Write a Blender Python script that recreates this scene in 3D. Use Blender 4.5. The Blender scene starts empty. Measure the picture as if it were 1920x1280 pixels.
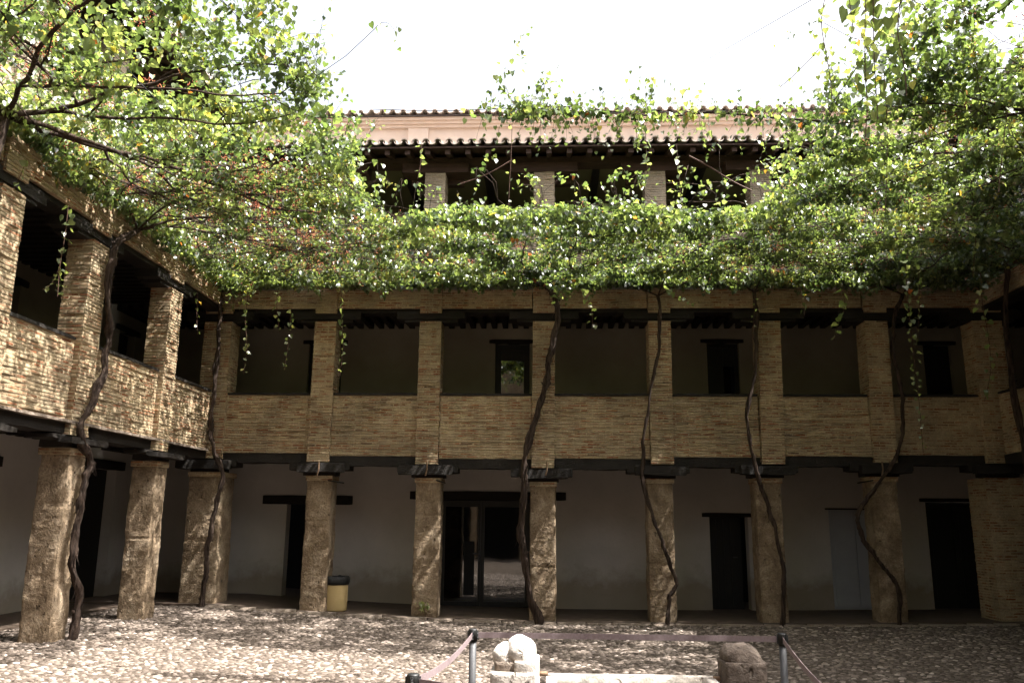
import bpy, bmesh, math, random
import numpy as np
from mathutils import Vector, noise as mnoise
random.seed(7); rng = np.random.default_rng(7)
sc = bpy.context.scene
COL = sc.collection
rad = math.radians

# ---------------------------------------------------------------- camera
F = 1550.0; PITCH = rad(12.2); YAW = rad(2.6); ROLL = rad(0.54); EYE = 1.65
_f = np.array([-math.sin(YAW)*math.cos(PITCH), math.cos(YAW)*math.cos(PITCH), math.sin(PITCH)])
_r = np.array([math.cos(YAW), math.sin(YAW), 0.0]); _u = np.cross(_r, _f)
_ri = _r*math.cos(ROLL)+_u*math.sin(ROLL); _up = -_r*math.sin(ROLL)+_u*math.cos(ROLL)
_C = np.array([0, 0, EYE])
from mathutils import Matrix
cam = bpy.data.cameras.new('camera'); co = bpy.data.objects.new('camera', cam); COL.objects.link(co)
cam.sensor_width = 36; cam.lens = F/1920*36; cam.clip_start = 0.05; cam.clip_end = 600
M = Matrix(((_ri[0], _up[0], -_f[0], 0), (_ri[1], _up[1], -_f[1], 0), (_ri[2], _up[2], -_f[2], EYE), (0, 0, 0, 1)))
co.matrix_world = M
sc.camera = co
def ray(x, y): return _f+_ri*(x-960)/F+_up*(640-y)/F
def atY(x, y, Y): d = ray(x, y); return _C+d*(Y/d[1])
def atX(x, y, X): d = ray(x, y); return _C+d*(X/d[0])
def atZ(x, y, Z): d = ray(x, y); return _C+d*((Z-EYE)/d[2])

# ---------------------------------------------------------------- light
SUN = Vector((0.485, -0.10, 0.87)).normalized()
w = bpy.data.worlds.new("World"); sc.world = w; w.use_nodes = True
nt = w.node_tree; nt.nodes.clear()
o_ = nt.nodes.new('ShaderNodeOutputWorld'); b_ = nt.nodes.new('ShaderNodeBackground'); s_ = nt.nodes.new('ShaderNodeTexSky')
s_.sky_type = 'NISHITA'; s_.sun_disc = False
s_.sun_elevation = math.asin(SUN.z); s_.sun_rotation = math.atan2(SUN.x, SUN.y)
s_.dust_density = 9.0; s_.air_density = 0.9; s_.ozone_density = 0.6
b_.inputs[1].default_value = 0.14
hs = nt.nodes.new('ShaderNodeHueSaturation'); hs.inputs['Saturation'].default_value = .38      # heat-hazed, nearly colourless sky
nt.links.new(s_.outputs[0], hs.inputs['Color']); nt.links.new(hs.outputs[0], b_.inputs[0]); nt.links.new(b_.outputs[0], o_.inputs[0])
sl = bpy.data.lights.new('sun', 'SUN'); sl.energy = 5.0; sl.angle = rad(0.53); sl.color = (1.0, 0.965, 0.91)
so = bpy.data.objects.new('sun', sl); COL.objects.link(so)
so.rotation_euler = (-SUN).to_track_quat('-Z', 'Y').to_euler()
vs = sc.view_settings
vs.view_transform = 'Standard'; vs.look = 'None'; vs.gamma = 1; vs.exposure = 2.1; vs.use_curve_mapping = False

# ---------------------------------------------------------------- materials
def mat(name):
    m = bpy.data.materials.new(name); m.use_nodes = True
    n = m.node_tree.nodes; l = m.node_tree.links
    return m, n, l, n['Principled BSDF']
def ramp(n, stops, interp='LINEAR'):
    r = n.new('ShaderNodeValToRGB'); r.color_ramp.interpolation = interp
    e = r.color_ramp.elements
    while len(e) < len(stops): e.new(0.5)
    for i, (p, c) in enumerate(stops):
        e[i].position = p; e[i].color = (*c, 1) if len(c) == 3 else c
    return r
def noise_n(n, l, scale, detail=5, rough=.6, vec=None, dist=0):
    t = n.new('ShaderNodeTexNoise'); t.inputs['Scale'].default_value = scale
    t.inputs['Detail'].default_value = detail; t.inputs['Roughness'].default_value = rough
    t.inputs['Distortion'].default_value = dist
    if vec is not None: l.new(vec, t.inputs['Vector'])
    return t
def mixc(n, l, a, b, f, mode='MIX'):
    m = n.new('ShaderNodeMix'); m.data_type = 'RGBA'; m.blend_type = mode
    for s, v in ((m.inputs['Factor'], f), (m.inputs[6], a), (m.inputs[7], b)):
        if hasattr(v, 'links'): l.new(v, s)
        elif isinstance(v, (int, float)): s.default_value = v
        else: s.default_value = (*v, 1)
    return m.outputs[2]
def bump(n, l, h, strength, dist, prev=None):
    b = n.new('ShaderNodeBump'); b.inputs['Strength'].default_value = strength; b.inputs['Distance'].default_value = dist
    l.new(h, b.inputs['Height'])
    if prev is not None: l.new(prev, b.inputs['Normal'])
    return b.outputs[0]
def geo_pos(n): return n.new('ShaderNodeNewGeometry').outputs['Position']

def simple(name, c1, c2, scale=6, rough=.85, bs=.3, bd=.01, spec=.3, stretch=None, detail=6):
    m, n, l, p = mat(name)
    v = geo_pos(n)
    if stretch:
        mp = n.new('ShaderNodeMapping'); mp.inputs['Scale'].default_value = stretch; l.new(v, mp.inputs[0]); v = mp.outputs[0]
    t = noise_n(n, l, scale, detail, .62, v)
    r = ramp(n, [(.32, c1), (.68, c2)]); l.new(t.outputs['Fac'], r.inputs[0]); l.new(r.outputs[0], p.inputs['Base Color'])
    t2 = noise_n(n, l, scale*6, 5, .65, v)
    l.new(bump(n, l, t2.outputs['Fac'], bs, bd), p.inputs['Normal'])
    p.inputs['Roughness'].default_value = rough; p.inputs['Specular IOR Level'].default_value = spec
    return m

def brick_mat(name, bricks, mortar, course=.045, stain=.5):
    m, n, l, p = mat(name)
    uv = n.new('ShaderNodeUVMap').outputs[0]
    pos = geo_pos(n)
    wn = noise_n(n, l, 3.5, 3, .5, pos)
    sub = n.new('ShaderNodeVectorMath'); sub.operation = 'MULTIPLY_ADD'
    l.new(wn.outputs['Color'], sub.inputs[0]); sub.inputs[1].default_value = (.05, .022, 0); 
    add2 = n.new('ShaderNodeVectorMath'); add2.operation = 'ADD'; add2.inputs[1].default_value = (-.025, -.011, 0)
    l.new(uv, sub.inputs[2]); l.new(sub.outputs[0], add2.inputs[0])
    b = n.new('ShaderNodeTexBrick'); l.new(add2.outputs[0], b.inputs['Vector'])
    b.inputs['Scale'].default_value = 1; b.inputs['Brick Width'].default_value = .22; b.inputs['Row Height'].default_value = course
    b.inputs['Mortar Size'].default_value = .0115; b.inputs['Mortar Smooth'].default_value = .35; b.inputs['Bias'].default_value = 0
    b.inputs['Color1'].default_value = (0, 0, 0, 1); b.inputs['Color2'].default_value = (1, 1, 1, 1); b.inputs['Mortar'].default_value = (.5, .5, .5, 1)
    r = ramp(n, bricks); l.new(b.outputs['Color'], r.inputs[0])
    nb = noise_n(n, l, 9, 6, .7, pos)
    # mortar smears over some bricks
    big = noise_n(n, l, 5.5, 5, .7, pos, .6)
    sm = ramp(n, [(.43, (0, 0, 0)), (.58, (1, 1, 1))]); l.new(big.outputs['Fac'], sm.inputs[0])
    mx = n.new('ShaderNodeMath'); mx.operation = 'MAXIMUM'; l.new(b.outputs['Fac'], mx.inputs[0])
    ml = n.new('ShaderNodeMath'); ml.operation = 'MULTIPLY'; l.new(sm.outputs[0], ml.inputs[0]); ml.inputs[1].default_value = .8
    l.new(ml.outputs[0], mx.inputs[1])
    mort = ramp(n, [(.3, tuple(x*.75 for x in mortar)), (.7, tuple(x*1.15 for x in mortar))]); l.new(nb.outputs['Fac'], mort.inputs[0])
    c = mixc(n, l, r.outputs[0], mort.outputs[0], mx.outputs[0])
    st = noise_n(n, l, 1.3, 6, .65, pos)
    sr = ramp(n, [(.35, (1-stain*.6,)*3), (.62, (1.1, 1.08, 1.04))]); l.new(st.outputs['Fac'], sr.inputs[0])
    c = mixc(n, l, c, sr.outputs[0], 1.0, 'MULTIPLY')
    fine = noise_n(n, l, 45, 4, .7, pos)
    fr = ramp(n, [(.3, (.72,)*3), (.7, (1.22,)*3)]); l.new(fine.outputs['Fac'], fr.inputs[0])
    c = mixc(n, l, c, fr.outputs[0], 1.0, 'MULTIPLY')
    l.new(c, p.inputs['Base Color'])
    inv = n.new('ShaderNodeMath'); inv.operation = 'SUBTRACT'; inv.inputs[0].default_value = 1; l.new(b.outputs['Fac'], inv.inputs[1])
    b1 = bump(n, l, inv.outputs[0], 1.0, .014)
    b2 = bump(n, l, nb.outputs['Fac'], .7, .012, b1)
    b3 = bump(n, l, fine.outputs['Fac'], .6, .004, b2)
    l.new(b3, p.inputs['Normal']); p.inputs['Roughness'].default_value = .9; p.inputs['Specular IOR Level'].default_value = .2
    return m

def stone_mat(name, cols, pit=(.05, .035, .02), pits=.5):
    m, n, l, p = mat(name); pos = geo_pos(n)
    t = noise_n(n, l, 3.2, 8, .68, pos, .4)
    r = ramp(n, [(.25, cols[0]), (.5, cols[1]), (.75, cols[2])]); l.new(t.outputs['Fac'], r.inputs[0])
    mp = n.new('ShaderNodeMapping'); mp.inputs['Scale'].default_value = (1, 1, .6); l.new(pos, mp.inputs[0])
    wn = noise_n(n, l, 12, 3, .6, mp.outputs[0])
    ad = n.new('ShaderNodeVectorMath'); ad.operation = 'MULTIPLY_ADD'; l.new(wn.outputs['Color'], ad.inputs[0]); ad.inputs[1].default_value = (.12,)*3; l.new(mp.outputs[0], ad.inputs[2])
    v = n.new('ShaderNodeTexVoronoi'); v.inputs['Scale'].default_value = 15; l.new(ad.outputs[0], v.inputs['Vector'])
    pr = ramp(n, [(.10, (1, 1, 1)), (.26, (0, 0, 0))]); l.new(v.outputs['Distance'], pr.inputs[0])
    msk = noise_n(n, l, 4, 4, .6, pos)
    mr = ramp(n, [(.48, (0, 0, 0)), (.6, (1, 1, 1))]); l.new(msk.outputs['Fac'], mr.inputs[0])
    mm = n.new('ShaderNodeMath'); mm.operation = 'MULTIPLY'; l.new(pr.outputs[0], mm.inputs[0]); l.new(mr.outputs[0], mm.inputs[1])
    m2 = n.new('ShaderNodeMath'); m2.operation = 'MULTIPLY'; l.new(mm.outputs[0], m2.inputs[0]); m2.inputs[1].default_value = pits
    c = mixc(n, l, r.outputs[0], pit, m2.outputs[0])
    f = noise_n(n, l, 38, 6, .72, pos); fr = ramp(n, [(.3, (.6,)*3), (.7, (1.3,)*3)]); l.new(f.outputs['Fac'], fr.inputs[0])
    c = mixc(n, l, c, fr.outputs[0], 1, 'MULTIPLY'); l.new(c, p.inputs['Base Color'])
    g = n.new('ShaderNodeMath'); g.operation = 'SUBTRACT'; l.new(f.outputs['Fac'], g.inputs[0]); l.new(mm.outputs[0], g.inputs[1])
    b1 = bump(n, l, t.outputs['Fac'], .9, .05); b2 = bump(n, l, g.outputs[0], 1.0, .022, b1); l.new(b2, p.inputs['Normal'])
    p.inputs['Roughness'].default_value = .85; p.inputs['Specular IOR Level'].default_value = .25
    return m

MT = {}
MT['brick'] = brick_mat('brick', [(0, (.22, .08, .038)), (.25, (.31, .14, .07)), (.42, (.40, .29, .175)), (.65, (.44, .34, .215)), (.85, (.29, .165, .095)), (1, (.15, .10, .065))], (.46, .37, .245))
MT['brick_top'] = brick_mat('brick_grey', [(0, (.40, .30, .22)), (.5, (.46, .37, .28)), (1, (.36, .28, .22))], (.44, .37, .29), stain=.3)
MT['stone'] = stone_mat('ochre_stone', [(.10, .068, .04), (.25, .18, .115), (.46, .37, .265)], pits=.85)
MT['white_stone'] = stone_mat('pale_limestone', [(.42, .36, .30), (.60, .54, .48), (.70, .65, .60)], pit=(.25, .18, .12), pits=.35)
MT['dark_stone'] = stone_mat('weathered_stone', [(.06, .045, .035), (.13, .10, .08), (.24, .19, .16)])
def plaster():
    m, n, l, p = mat('white_plaster'); pos = geo_pos(n)
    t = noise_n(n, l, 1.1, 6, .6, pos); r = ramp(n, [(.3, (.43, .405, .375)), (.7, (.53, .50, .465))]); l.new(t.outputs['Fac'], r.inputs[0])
    sx = n.new('ShaderNodeSeparateXYZ'); l.new(pos, sx.inputs[0]); t2 = noise_n(n, l, 2.6, 6, .65, pos)
    a = n.new('ShaderNodeMath'); a.operation = 'MULTIPLY_ADD'; l.new(t2.outputs['Fac'], a.inputs[0]); a.inputs[1].default_value = -.9; l.new(sx.outputs['Z'], a.inputs[2])
    dr = ramp(n, [(0, (.62, .56, .48)), (.35, (1, 1, 1))]); l.new(a.outputs[0], dr.inputs[0])
    c = mixc(n, l, r.outputs[0], dr.outputs[0], 1, 'MULTIPLY')
    v = n.new('ShaderNodeTexNoise'); v.inputs['Scale'].default_value = .8; v.inputs['Detail'].default_value = 9; v.inputs['Distortion'].default_value = 1.5; l.new(pos, v.inputs['Vector'])
    cr = ramp(n, [(.495, (1, 1, 1)), (.5, (.86, .84, .8)), (.505, (1, 1, 1))]); l.new(v.outputs['Fac'], cr.inputs[0])
    c = mixc(n, l, c, cr.outputs[0], .5, 'MULTIPLY'); l.new(c, p.inputs['Base Color'])
    t3 = noise_n(n, l, 7, 6, .6, pos); l.new(bump(n, l, t3.outputs['Fac'], .5, .012), p.inputs['Normal']); p.inputs['Roughness'].default_value = .9
    return m
MT['plaster'] = plaster()
MT['plaster_up'] = simple('shaded_white_plaster', (.26, .235, .185), (.32, .295, .235), 1.4, .9, .12, .004)  # same white plaster upstairs, with its low light put into the colour
MT['pink'] = simple('pink_plaster', (.58, .46, .38), (.66, .54, .46), 1.5, .9, .2, .006)
MT['olive'] = simple('olive_plaster', (.17, .155, .08), (.21, .195, .11), 1.5, .9, .1, .004)
MT['wood'] = simple('blackened_wood', (.008, .006, .0045), (.019, .0135, .0095), 5, .7, .9, .02, .35, (1, 1, 3))
MT['wood_brown'] = simple('brown_wood', (.04, .022, .016), (.075, .042, .03), 5, .7, .7, .015, .35, (1, 5, 5))
MT['floor'] = simple('terracotta_floor', (.06, .042, .031), (.095, .068, .05), 5, .7, .3, .004)
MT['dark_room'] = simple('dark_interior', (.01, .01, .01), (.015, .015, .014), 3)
MT['tile'] = simple('clay_tile', (.36, .29, .25), (.60, .53, .47), 14, .9, .6, .01)
MT['black'] = simple('black_paint', (.006, .006, .006), (.010, .010, .009), 8, .5, .1, .001, .4)
MT['grey_door'] = simple('grey_painted_door', (.30, .31, .33), (.34, .35, .37), 3, .5, .05, .001)
MT['bark'] = simple('vine_bark', (.016, .010, .008), (.13, .088, .066), 34, .9, 1.0, .04, .2, (1, 1, .11), 7)
MT['twig'] = simple('brown_twig', (.045, .02, .013), (.10, .055, .035), 30, .8, .5, .004)
MT['bin'] = simple('cream_bin', (.50, .37, .17), (.56, .42, .21), 4, .55, .15, .002)
MT['liner'] = simple('black_bag', (.006, .006, .007), (.012, .012, .013), 12, .35, .9, .02, .5)
MT['steel'] = simple('grey_steel', (.035, .035, .037), (.055, .055, .06), 14, .6, .1, .001, .5)
MT['belt'] = simple('mauve_belt', (.16, .12, .122), (.22, .17, .172), 60, .8, .3, .001)
MT['red'] = simple('red_paint', (.25, .012, .01), (.3, .016, .012), 8, .4, .1, .001)
MT['iron'] = simple('rusty_iron', (.10, .055, .03), (.2, .13, .08), 20, .8, .4, .003)
MT['earth'] = simple('dusty_earth', (.045, .034, .026), (.10, .078, .06), 8, .95, .9, .02, .2)
MT['kerb'] = stone_mat('kerb_stone', [(.14, .11, .08), (.24, .19, .15), (.34, .28, .23)])

def glass_mat():
    m, n, l, p = mat('dark_window_glass')
    p.inputs['Base Color'].default_value = (.004, .004, .004, 1); p.inputs['Roughness'].default_value = .03
    p.inputs['IOR'].default_value = 2.1; p.inputs['Specular IOR Level'].default_value = .5
    t = noise_n(n, l, 1.2, 2, .5, geo_pos(n)); l.new(bump(n, l, t.outputs['Fac'], .15, .01), p.inputs['Normal'])
    return m
MT['glass'] = glass_mat()
def water_mat():
    m, n, l, p = mat('green_water')
    p.inputs['Base Color'].default_value = (.05, .07, .03, 1); p.inputs['Roughness'].default_value = .06
    t = noise_n(n, l, 18, 3, .5, geo_pos(n)); l.new(bump(n, l, t.outputs['Fac'], .3, .01), p.inputs['Normal'])
    return m
MT['water'] = water_mat()
def attr_mat(name, stops, rough=.8, fine=None, transl=0, spec=.3, aname='rnd'):
    m, n, l, p = mat(name)
    a = n.new('ShaderNodeAttribute'); a.attribute_name = aname
    r = ramp(n, stops); l.new(a.outputs['Fac'], r.inputs[0]); c = r.outputs[0]
    if fine:
        t = noise_n(n, l, fine, 5, .65, geo_pos(n)); fr = ramp(n, [(.3, (.7,)*3), (.7, (1.2,)*3)]); l.new(t.outputs['Fac'], fr.inputs[0])
        c = mixc(n, l, c, fr.outputs[0], 1, 'MULTIPLY'); l.new(bump(n, l, t.outputs['Fac'], .5, .006), p.inputs['Normal'])
    l.new(c, p.inputs['Base Color']); p.inputs['Roughness'].default_value = rough; p.inputs['Specular IOR Level'].default_value = spec
    if transl:
        tr = n.new('ShaderNodeBsdfTranslucent'); mx = n.new('ShaderNodeMixShader'); mx.inputs[0].default_value = transl
        c2 = mixc(n, l, c, (1.6, 1.65, .75), 1, 'MULTIPLY'); l.new(c2, tr.inputs[0])
        l.new(p.outputs[0], mx.inputs[1]); l.new(tr.outputs[0], mx.inputs[2])
        l.new(mx.outputs[0], n['Material Output'].inputs[0])
    return m
MT['leaf'] = attr_mat('vine_leaf', [(0, (.035, .055, .026)), (.35, (.085, .12, .054)), (.7, (.17, .205, .095)), (.93, (.28, .305, .155)), (.97, (.38, .31, .08)), (1, (.30, .08, .03))], .30, None, .5, .9)
MT['berry'] = attr_mat('reddish_berry_stalk', [(0, (.16, .04, .02)), (.6, (.32, .085, .035)), (1, (.42, .18, .08))], .8)
MT['pebble'] = attr_mat('river_pebble', [(0, (.055, .04, .03)), (.4, (.115, .09, .072)), (.75, (.22, .175, .145)), (1, (.46, .39, .34))], .75, 40)

# ---------------------------------------------------------------- helpers
def props(o, label=None, cat=None, group=None, kind=None):
    if label: o['label'] = label
    if cat: o['category'] = cat
    if group: o['group'] = group
    if kind: o['kind'] = kind
    return o
def empty(name, loc, label, cat, group=None):
    o = bpy.data.objects.new(name, None); COL.objects.link(o); o.location = loc; o.empty_display_size = .2
    o['wloc'] = tuple(float(v) for v in loc)
    return props(o, label, cat, group)
def root_loc(o):
    while o.parent: o = o.parent
    return np.array(o.location)
def link(name, me, m, parent=None):
    o = bpy.data.objects.new(name, me); COL.objects.link(o)
    if m is not None: me.materials.append(MT[m])
    if parent is not None: o.parent = parent
    return o
ID = lambda p: p
class MB:
    """collects faces in a wing's own frame (u along, d into the building, z) and writes one mesh"""
    def __init__(s, T=ID): s.v = []; s.f = []; s.T = T; s.c = []
    def add(s, vs, fs):
        k = len(s.v); s.v += [s.T(p) for p in vs]; s.f += [[i+k for i in f] for f in fs]; return s
    def box(s, u0, u1, d0, d1, z0, z1, zz=None):
        # zz: optional 4 z values (bottom u0,u1, top u0,u1)
        a, b, c, e = zz if zz else (z0, z0, z1, z1)
        return s.add([(u0, d0, a), (u1, d0, b), (u1, d1, b), (u0, d1, a), (u0, d0, c), (u1, d0, e), (u1, d1, e), (u0, d1, c)],
              [(0, 3, 2, 1), (4, 5, 6, 7), (0, 1, 5, 4), (1, 2, 6, 5), (2, 3, 7, 6), (3, 0, 4, 7)])
    def loft(s, rings, cap=True, closed=True):
        n = len(rings[0]); vs = [p for r in rings for p in r]; fs = []
        for i in range(len(rings)-1):
            for j in range(n if closed else n-1):
                a = i*n+j; b = i*n+(j+1) % n; fs.append((a, b, b+n, a+n))
        if cap: fs.append(tuple(range(n))[::-1]); fs.append(tuple((len(rings)-1)*n+j for j in range(n)))
        return s.add(vs, fs)
    def rect_pts(s, u0, u1, d0, d1, su, sd):
        nu = max(1, round((u1-u0)/su)); nd = max(1, round((d1-d0)/sd)); P = []
        for i in range(nu): P.append((u0+(u1-u0)*i/nu, d0, (0 if i == 0 else 1)))
        for i in range(nd): P.append((u1, d0+(d1-d0)*i/nd, (0 if i == 0 else 2)))
        for i in range(nu): P.append((u1-(u1-u0)*i/nu, d1, (0 if i == 0 else 1)))
        for i in range(nd): P.append((u0, d1-(d1-d0)*i/nd, (0 if i == 0 else 2)))
        return P
    def bricks(s, u0, u1, d0, d1, z0, z1, su=.135, sd=.14, amp=.005, joint=.006, course=.045, lean=0):
        P = s.rect_pts(u0, u1, d0, d1, su, sd); uc = (u0+u1)/2; dc = (d0+d1)/2
        k0 = math.floor(z0/course); rings = []; z = z0
        k = k0
        def ring(z, offs, ins):
            R = []
            for (u, d, t), (a, b) in zip(P, offs):
                su_ = (1 if u > uc else -1) if t != 1 else 0; sd_ = (1 if d > dc else -1) if t != 2 else 0
                ln = lean*(z-z0)
                R.append((u+a*.5-su_*ins+(a*.8 if t == 2 else 0)+ln, d+b*.5-sd_*ins+(b*.8 if t == 1 else 0), z))
            return R
        while True:
            zb = k*course; lo = max(z0, zb+joint*.7); hi = min(z1, zb+course-joint*.7)
            if hi > lo+.002:
                row = random.gauss(0, amp*.5)
                offs = [(random.gauss(0, amp)+0, random.gauss(row, amp)) for _ in P]
                rings.append(ring(lo, offs, 0)); rings.append(ring(hi, offs, 0))
                if hi < z1-.004:
                    rings.append(ring(hi+.0015, [(0, 0)]*len(P), joint)); 
                    if zb+course+joint*.7 < z1-.002: rings.append(ring(zb+course+joint*.7-.0015, [(0, 0)]*len(P), joint))
            k += 1
            if zb+course >= z1: break
        rings = [r for i, r in enumerate(rings) if i == 0 or r[0][2] > rings[i-1][0][2]+1e-5]
        return s.loft(rings)
    def rough(s, u0, u1, d0, d1, z0, z1, seg=.035, amp=.014, chip=.024, seed=0, joints=(), taper=0):
        nz = max(2, round((z1-z0)/seg)); P = s.rect_pts(u0, u1, d0, d1, seg, seg); uc = (u0+u1)/2; dc = (d0+d1)/2; rings = []
        for i in range(nz+1):
            z = z0+(z1-z0)*i/nz; R = []
            jn = 0
            for j in joints:
                if abs(z-j) < seg*.6: jn = .007
            sc_ = 1-taper*(z-z0)/(z1-z0)
            for u, d, t in P:
                x = (u-uc)*sc_; y = (d-dc)*sc_; q = Vector((u*1.0+seed*3.1, d, z))
                n1 = mnoise.noise(q*2.2)*amp*.8+mnoise.noise(q*8)*amp*.55+mnoise.noise(q*21)*amp*.5
                # edge chipping
                eu = 1-min(1, ((u1-u0)/2-abs(x)/sc_)/.05); ed = 1-min(1, ((d1-d0)/2-abs(y)/sc_)/.05)
                e = min(max(eu, 0), max(ed, 0))*chip*(.55+1.3*max(0, mnoise.noise(q*5+Vector((9, 9, 9)))))
                rr = math.hypot(x, y); f = (rr+n1-e-jn)/rr
                lx = mnoise.noise(Vector((seed*7.7, 0, z*.9)))*.014; ly = mnoise.noise(Vector((0, seed*7.7, z*.9)))*.015
                R.append((uc+x*f+lx, dc+y*f+ly, z))
            rings.append(R)
        return s.loft(rings)
    def timber(s, u0, u1, d0, d1, z0, z1, amp=.008, seg=.12, zz=None, axis='u'):
        # a hand-hewn beam along u (or d): subdivided, uneven, slightly eased ends
        L0, L1 = (u0, u1) if axis == 'u' else (d0, d1); n = max(2, round((L1-L0)/seg)); rings = []
        a0, a1 = (d0, d1) if axis == 'u' else (u0, u1); sd = random.random()*50
        for i in range(n+1):
            t = i/n; L = L0+(L1-L0)*t; ec = .006 if i in (0, n) else 0
            b0, b1 = (z0, z1) if zz is None else (zz[0]+(zz[1]-zz[0])*t, zz[2]+(zz[3]-zz[2])*t)
            R = []
            for (a, b) in ((a0+ec, b0+ec), ((a0+a1)/2, b0), (a1-ec, b0+ec), (a1-ec, b1-ec), ((a0+a1)/2, b1), (a0+ec, b1-ec)):
                n1 = mnoise.noise(Vector((L*3+sd, a*9, b*9)))*amp; n2 = mnoise.noise(Vector((L*3+sd+30, a*9, b*9)))*amp
                R.append((L, a+n1, b+n2) if axis == 'u' else (a+n1, L, b+n2))
            rings.append(R)
        return s.loft(rings)
    def build(s, name, m, parent=None, smooth=False):
        me = bpy.data.meshes.new(name)
        o = np.zeros(3) if parent is None else root_loc(parent)
        V = np.array(s.v, float)-o
        me.from_pydata(V.tolist(), [], s.f)
        bm = bmesh.new(); bm.from_mesh(me); bmesh.ops.recalc_face_normals(bm, faces=bm.faces)
        if smooth:
            for f in bm.faces: f.smooth = True
        uv = bm.loops.layers.uv.new('UVMap')
        for f in bm.faces:
            n_ = f.normal
            ax = 0 if abs(n_.x) > abs(n_.y) else 1
            flat = abs(n_.z) > .8
            for lp in f.loops:
                c = lp.vert.co
                lp[uv].uv = (c.x+o[0], c.y+o[1]) if flat else ((c.y+o[1]+.13 if ax == 0 else c.x+o[0]), c.z+o[2])
        bm.to_mesh(me); bm.free()
        return link(name, me, m, parent)
def fast_mesh(name, V, polys_n, idx, m, parent=None, rnd=None, smooth=False):
    """V (n,3); polys all of size polys_n; idx (k,polys_n)"""
    me = bpy.data.meshes.new(name)
    if parent is not None: V = V-root_loc(parent)
    me.vertices.add(len(V)); me.vertices.foreach_set('co', V.astype(np.float32).ravel())
    k = len(idx); me.loops.add(k*polys_n); me.loops.foreach_set('vertex_index', idx.astype(np.int32).ravel())
    me.polygons.add(k); me.polygons.foreach_set('loop_start', np.arange(0, k*polys_n, polys_n, dtype=np.int32))
    if smooth: me.polygons.foreach_set('use_smooth', np.ones(k, bool))
    me.update(calc_edges=True)
    if rnd is not None:
        a = me.attributes.new('rnd', 'FLOAT', 'FACE'); a.data.foreach_set('value', rnd.astype(np.float32))
    return link(name, me, m, parent)
def tube(mb, pts, r, n=6, ridg=0, tw=0, seed=0):
    pts = [np.array(p, float) for p in pts]
    rr = r if hasattr(r, '__len__') else [r]*len(pts); rings = []
    up0 = np.array([.31, .17, .93]); prev = None
    for i, p in enumerate(pts):
        t = pts[min(i+1, len(pts)-1)]-pts[max(i-1, 0)]; t /= np.linalg.norm(t)+1e-9
        if prev is None:
            a = np.cross(t, up0); 
            if np.linalg.norm(a) < .2: a = np.cross(t, np.array([1, 0, 0]))
        else: a = prev-t*np.dot(prev, t)
        a /= np.linalg.norm(a); prev = a; b = np.cross(t, a); R = []
        for k in range(n):
            th = 2*math.pi*k/n; q = rr[i]
            if ridg: q *= 1+ridg*mnoise.noise(Vector((math.cos(th+tw*i)*1.6+seed, math.sin(th+tw*i)*1.6, i*.11)))*1.6+ridg*.5*mnoise.noise(Vector((math.cos(th)*3, math.sin(th)*3+seed, i*.6)))
            R.append(tuple(p+(a*math.cos(th)+b*math.sin(th))*q))
        rings.append(R)
    mb.loft(rings)
def spline(P, n=8):
    P = [np.array(p, float) for p in P]; out = []
    for i in range(len(P)-1):
        p0 = P[max(i-1, 0)]; p1 = P[i]; p2 = P[i+1]; p3 = P[min(i+2, len(P)-1)]
        for k in range(n):
            t = k/n; out.append(.5*((2*p1)+(-p0+p2)*t+(2*p0-5*p1+4*p2-p3)*t*t+(-p0+3*p1-3*p2+p3)*t**3))
    out.append(P[-1]); return out

# ---------------------------------------------------------------- levels
D = 14.36; XL = -5.85; XR = 7.5; YR = -2.5
def gz(x): return min(.2, .0055*(x-.3)**2) if x < .3 else min(.1, .0018*(x-.3)**2)
Z_PB, Z_PT = 2.74, 3.82          # parapet
Z_FB, Z_FT = 5.33, 5.72          # brick frieze
Z_3C = 7.98; Z_3B = 8.16; Z_EAVE = 8.26

# ground sheet
def ground_sheet():
    xs = np.unique(np.concatenate([np.linspace(-60, -8, 9), np.linspace(-8, 10, 73), np.linspace(10, 60, 9)]))
    ys = np.unique(np.concatenate([np.linspace(-60, -4, 8), np.linspace(-4, 18, 23), np.linspace(18, 70, 8)]))
    V = np.array([(x, y, gz(x)) for y in ys for x in xs]); nx = len(xs)
    I = np.array([(j*nx+i, j*nx+i+1, (j+1)*nx+i+1, (j+1)*nx+i) for j in range(len(ys)-1) for i in range(nx-1)])
    o = fast_mesh('ground', V, 4, I, 'earth', None, None, True); props(o, 'dusty earth of the courtyard between the cobbles', None, None, 'structure')
ground_sheet()

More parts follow.
